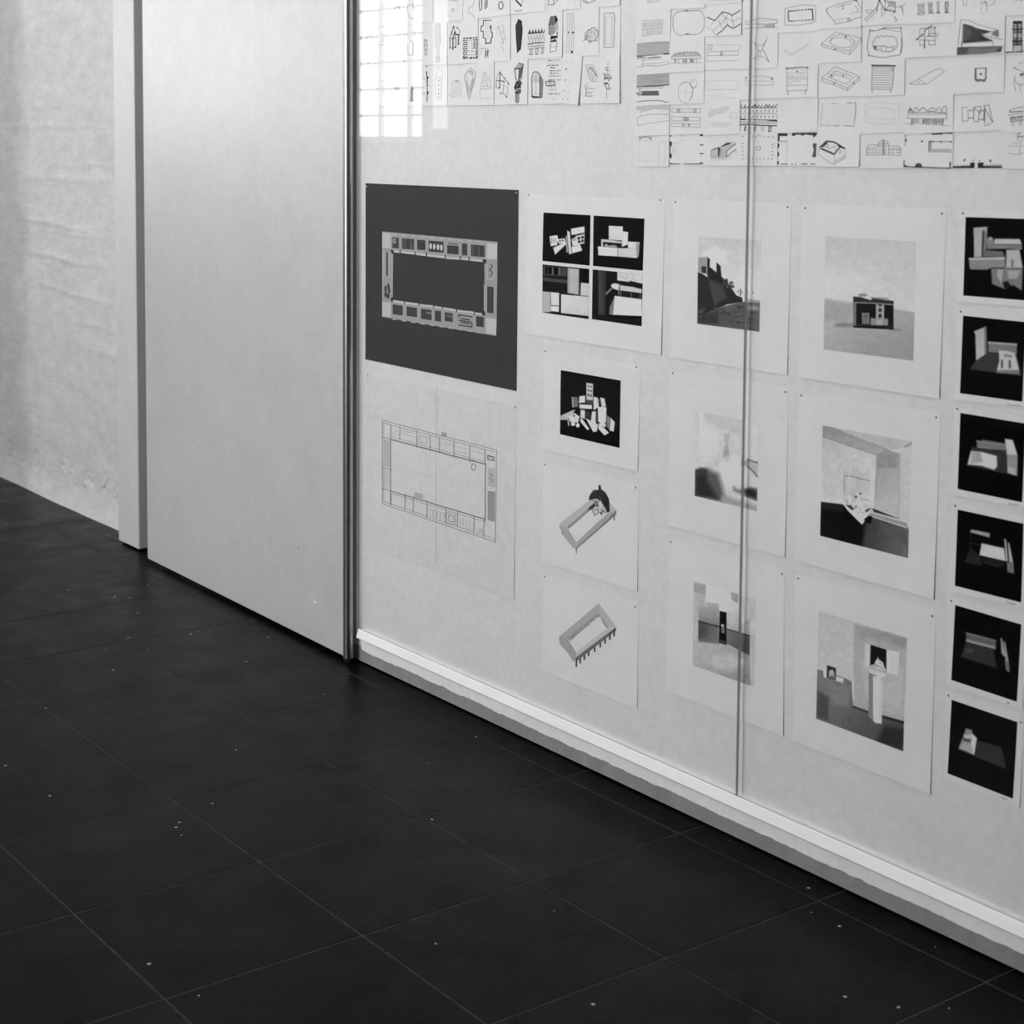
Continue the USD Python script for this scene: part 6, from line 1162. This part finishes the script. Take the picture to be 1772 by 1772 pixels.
    (5, 5): ("card with a house under a thick black skylight roof", "K", ["l 62 2.6 850,1350 915,1290 985,1228 1110,1240 1220,1300 1330,1368", "l 66 3 872,1362 1000,1415 1125,1472", "l 72 2.4 1130,1476 1180,1400 1240,1336", "l 66 2.6 905,1340 960,1288 1000,1250", "l 66 2.2 1195,1310 1250,1338 1320,1366", "l 130 .9 838,1362 836,1470 980,1580 1130,1662 1130,1492", "l 138 .9 1342,1370 1335,1540 1240,1600 1130,1662", "l 128 .9 940,1330 1040,1372 1100,1322 1160,1392", "l 140 .8 1095,1320 1210,1325", "e 135 .9 1000,1310 14,36", "e 135 .9 1240,1430 16,38", "l 138 1 1140,1600 1200,1560 1260,1540 1332,1490", "l 142 1 1145,1630 1230,1580 1330,1525"]),
    (5, 6): ("card with a long symmetrical palace front and many windows", "M", ["c 122 1 208,1102 250,1048 412,1056 426,1014 490,965 550,965 602,1020 612,1066 790,1076 830,1122 825,1242 500,1228 205,1228", "l 124 .9 420,1026 510,1022 602,1020", "l 132 .9 415,1060 412,1100 212,1104", "l 132 .9 608,1110 830,1116", "l 124 1 602,1020 612,1222", "l 118 1.6 510,970 512,1230", "l 140 .9 495,980 495,1225", "l 140 .9 530,970 528,1225", "l 132 .9 424,1020 412,1100", *panes]),
    (5, 7): ("card with a black edged plan and a narrow double lined court", "M", ["l 72 1.2 914,850 915,950 908,1070", "l 66 1.7 1120,838 1400,840 1765,840", "f 56 1370,840 1595,842 1570,868 1540,862 1400,868", "f 58 914,935 948,960 926,992 908,986", "f 58 914,838 958,838 918,866", "f 62 1732,838 1762,838 1760,860 1735,852", "d 56 1.8 1212,985", "d 58 1.6 1415,992 1555,993 1742,996", "l 84 1.1 1332,985 1540,990 1755,990", "l 80 1.2 1338,985 1338,1172 1540,1172 1758,1178", "l 80 1.2 1382,1012 1376,1136 1540,1140 1758,1142", "f 152 1345,992 1382,992 1376,1136 1345,1166", "l 96 1.3 1340,1000 1420,990", "f 54 892,1402 965,1430 960,1442 892,1442", "l 62 1.6 896,1330 892,1440 1300,1455 1735,1472", "f 68 1088,1442 1100,1402 1140,1378 1190,1380 1212,1405 1224,1446", "f 72 1712,1354 1740,1356 1736,1468 1712,1462"]),
    (5, 8): ("card with a black walled gateway along its bottom edge", "O", ["f 42 226,1628 590,1620 576,1552 678,1548 672,1662 226,1662", "f 42 740,1550 868,1550 846,1620 1238,1625 1238,1662 740,1662", "f 150 230,1615 580,1600 590,1622 230,1630", "f 150 850,1600 1230,1585 1235,1628 850,1622", "f 92 440,1490 492,1464 476,1532 450,1526", "f 100 968,1490 1012,1488 1016,1550 986,1552", "d 145 1.7 642,1505 778,1512", "d 168 1 512,955 850,960", "l 182 .8 870,1300 905,1280"]),
    (5, 9): ("card with a few perspective lines of a vault, cut by the right edge", "O", ["l 92 1.2 1552,965 1600,940 1677,916", "l 92 1.2 1552,952 1552,1032 1600,1030 1677,1020", "l 98 1.2 1602,960 1595,1032", "l 125 .9 1610,1028 1677,1000", "l 148 .8 1430,1155 1560,1162", "l 138 .9 1380,1205 1450,1222 1555,1224", "l 142 .8 1555,1032 1556,1224", "l 130 .9 1677,1066 1640,1080 1612,1130 1598,1240 1592,1390", "l 128 .9 1366,1360 1480,1378 1592,1392 1630,1360 1677,1352", "l 138 .9 1600,1232 1677,1202"]),
}
for (r, c), (label, frame, marks) in RIGHT.items():
    sketch_card("right", r, c, label, frame, marks)
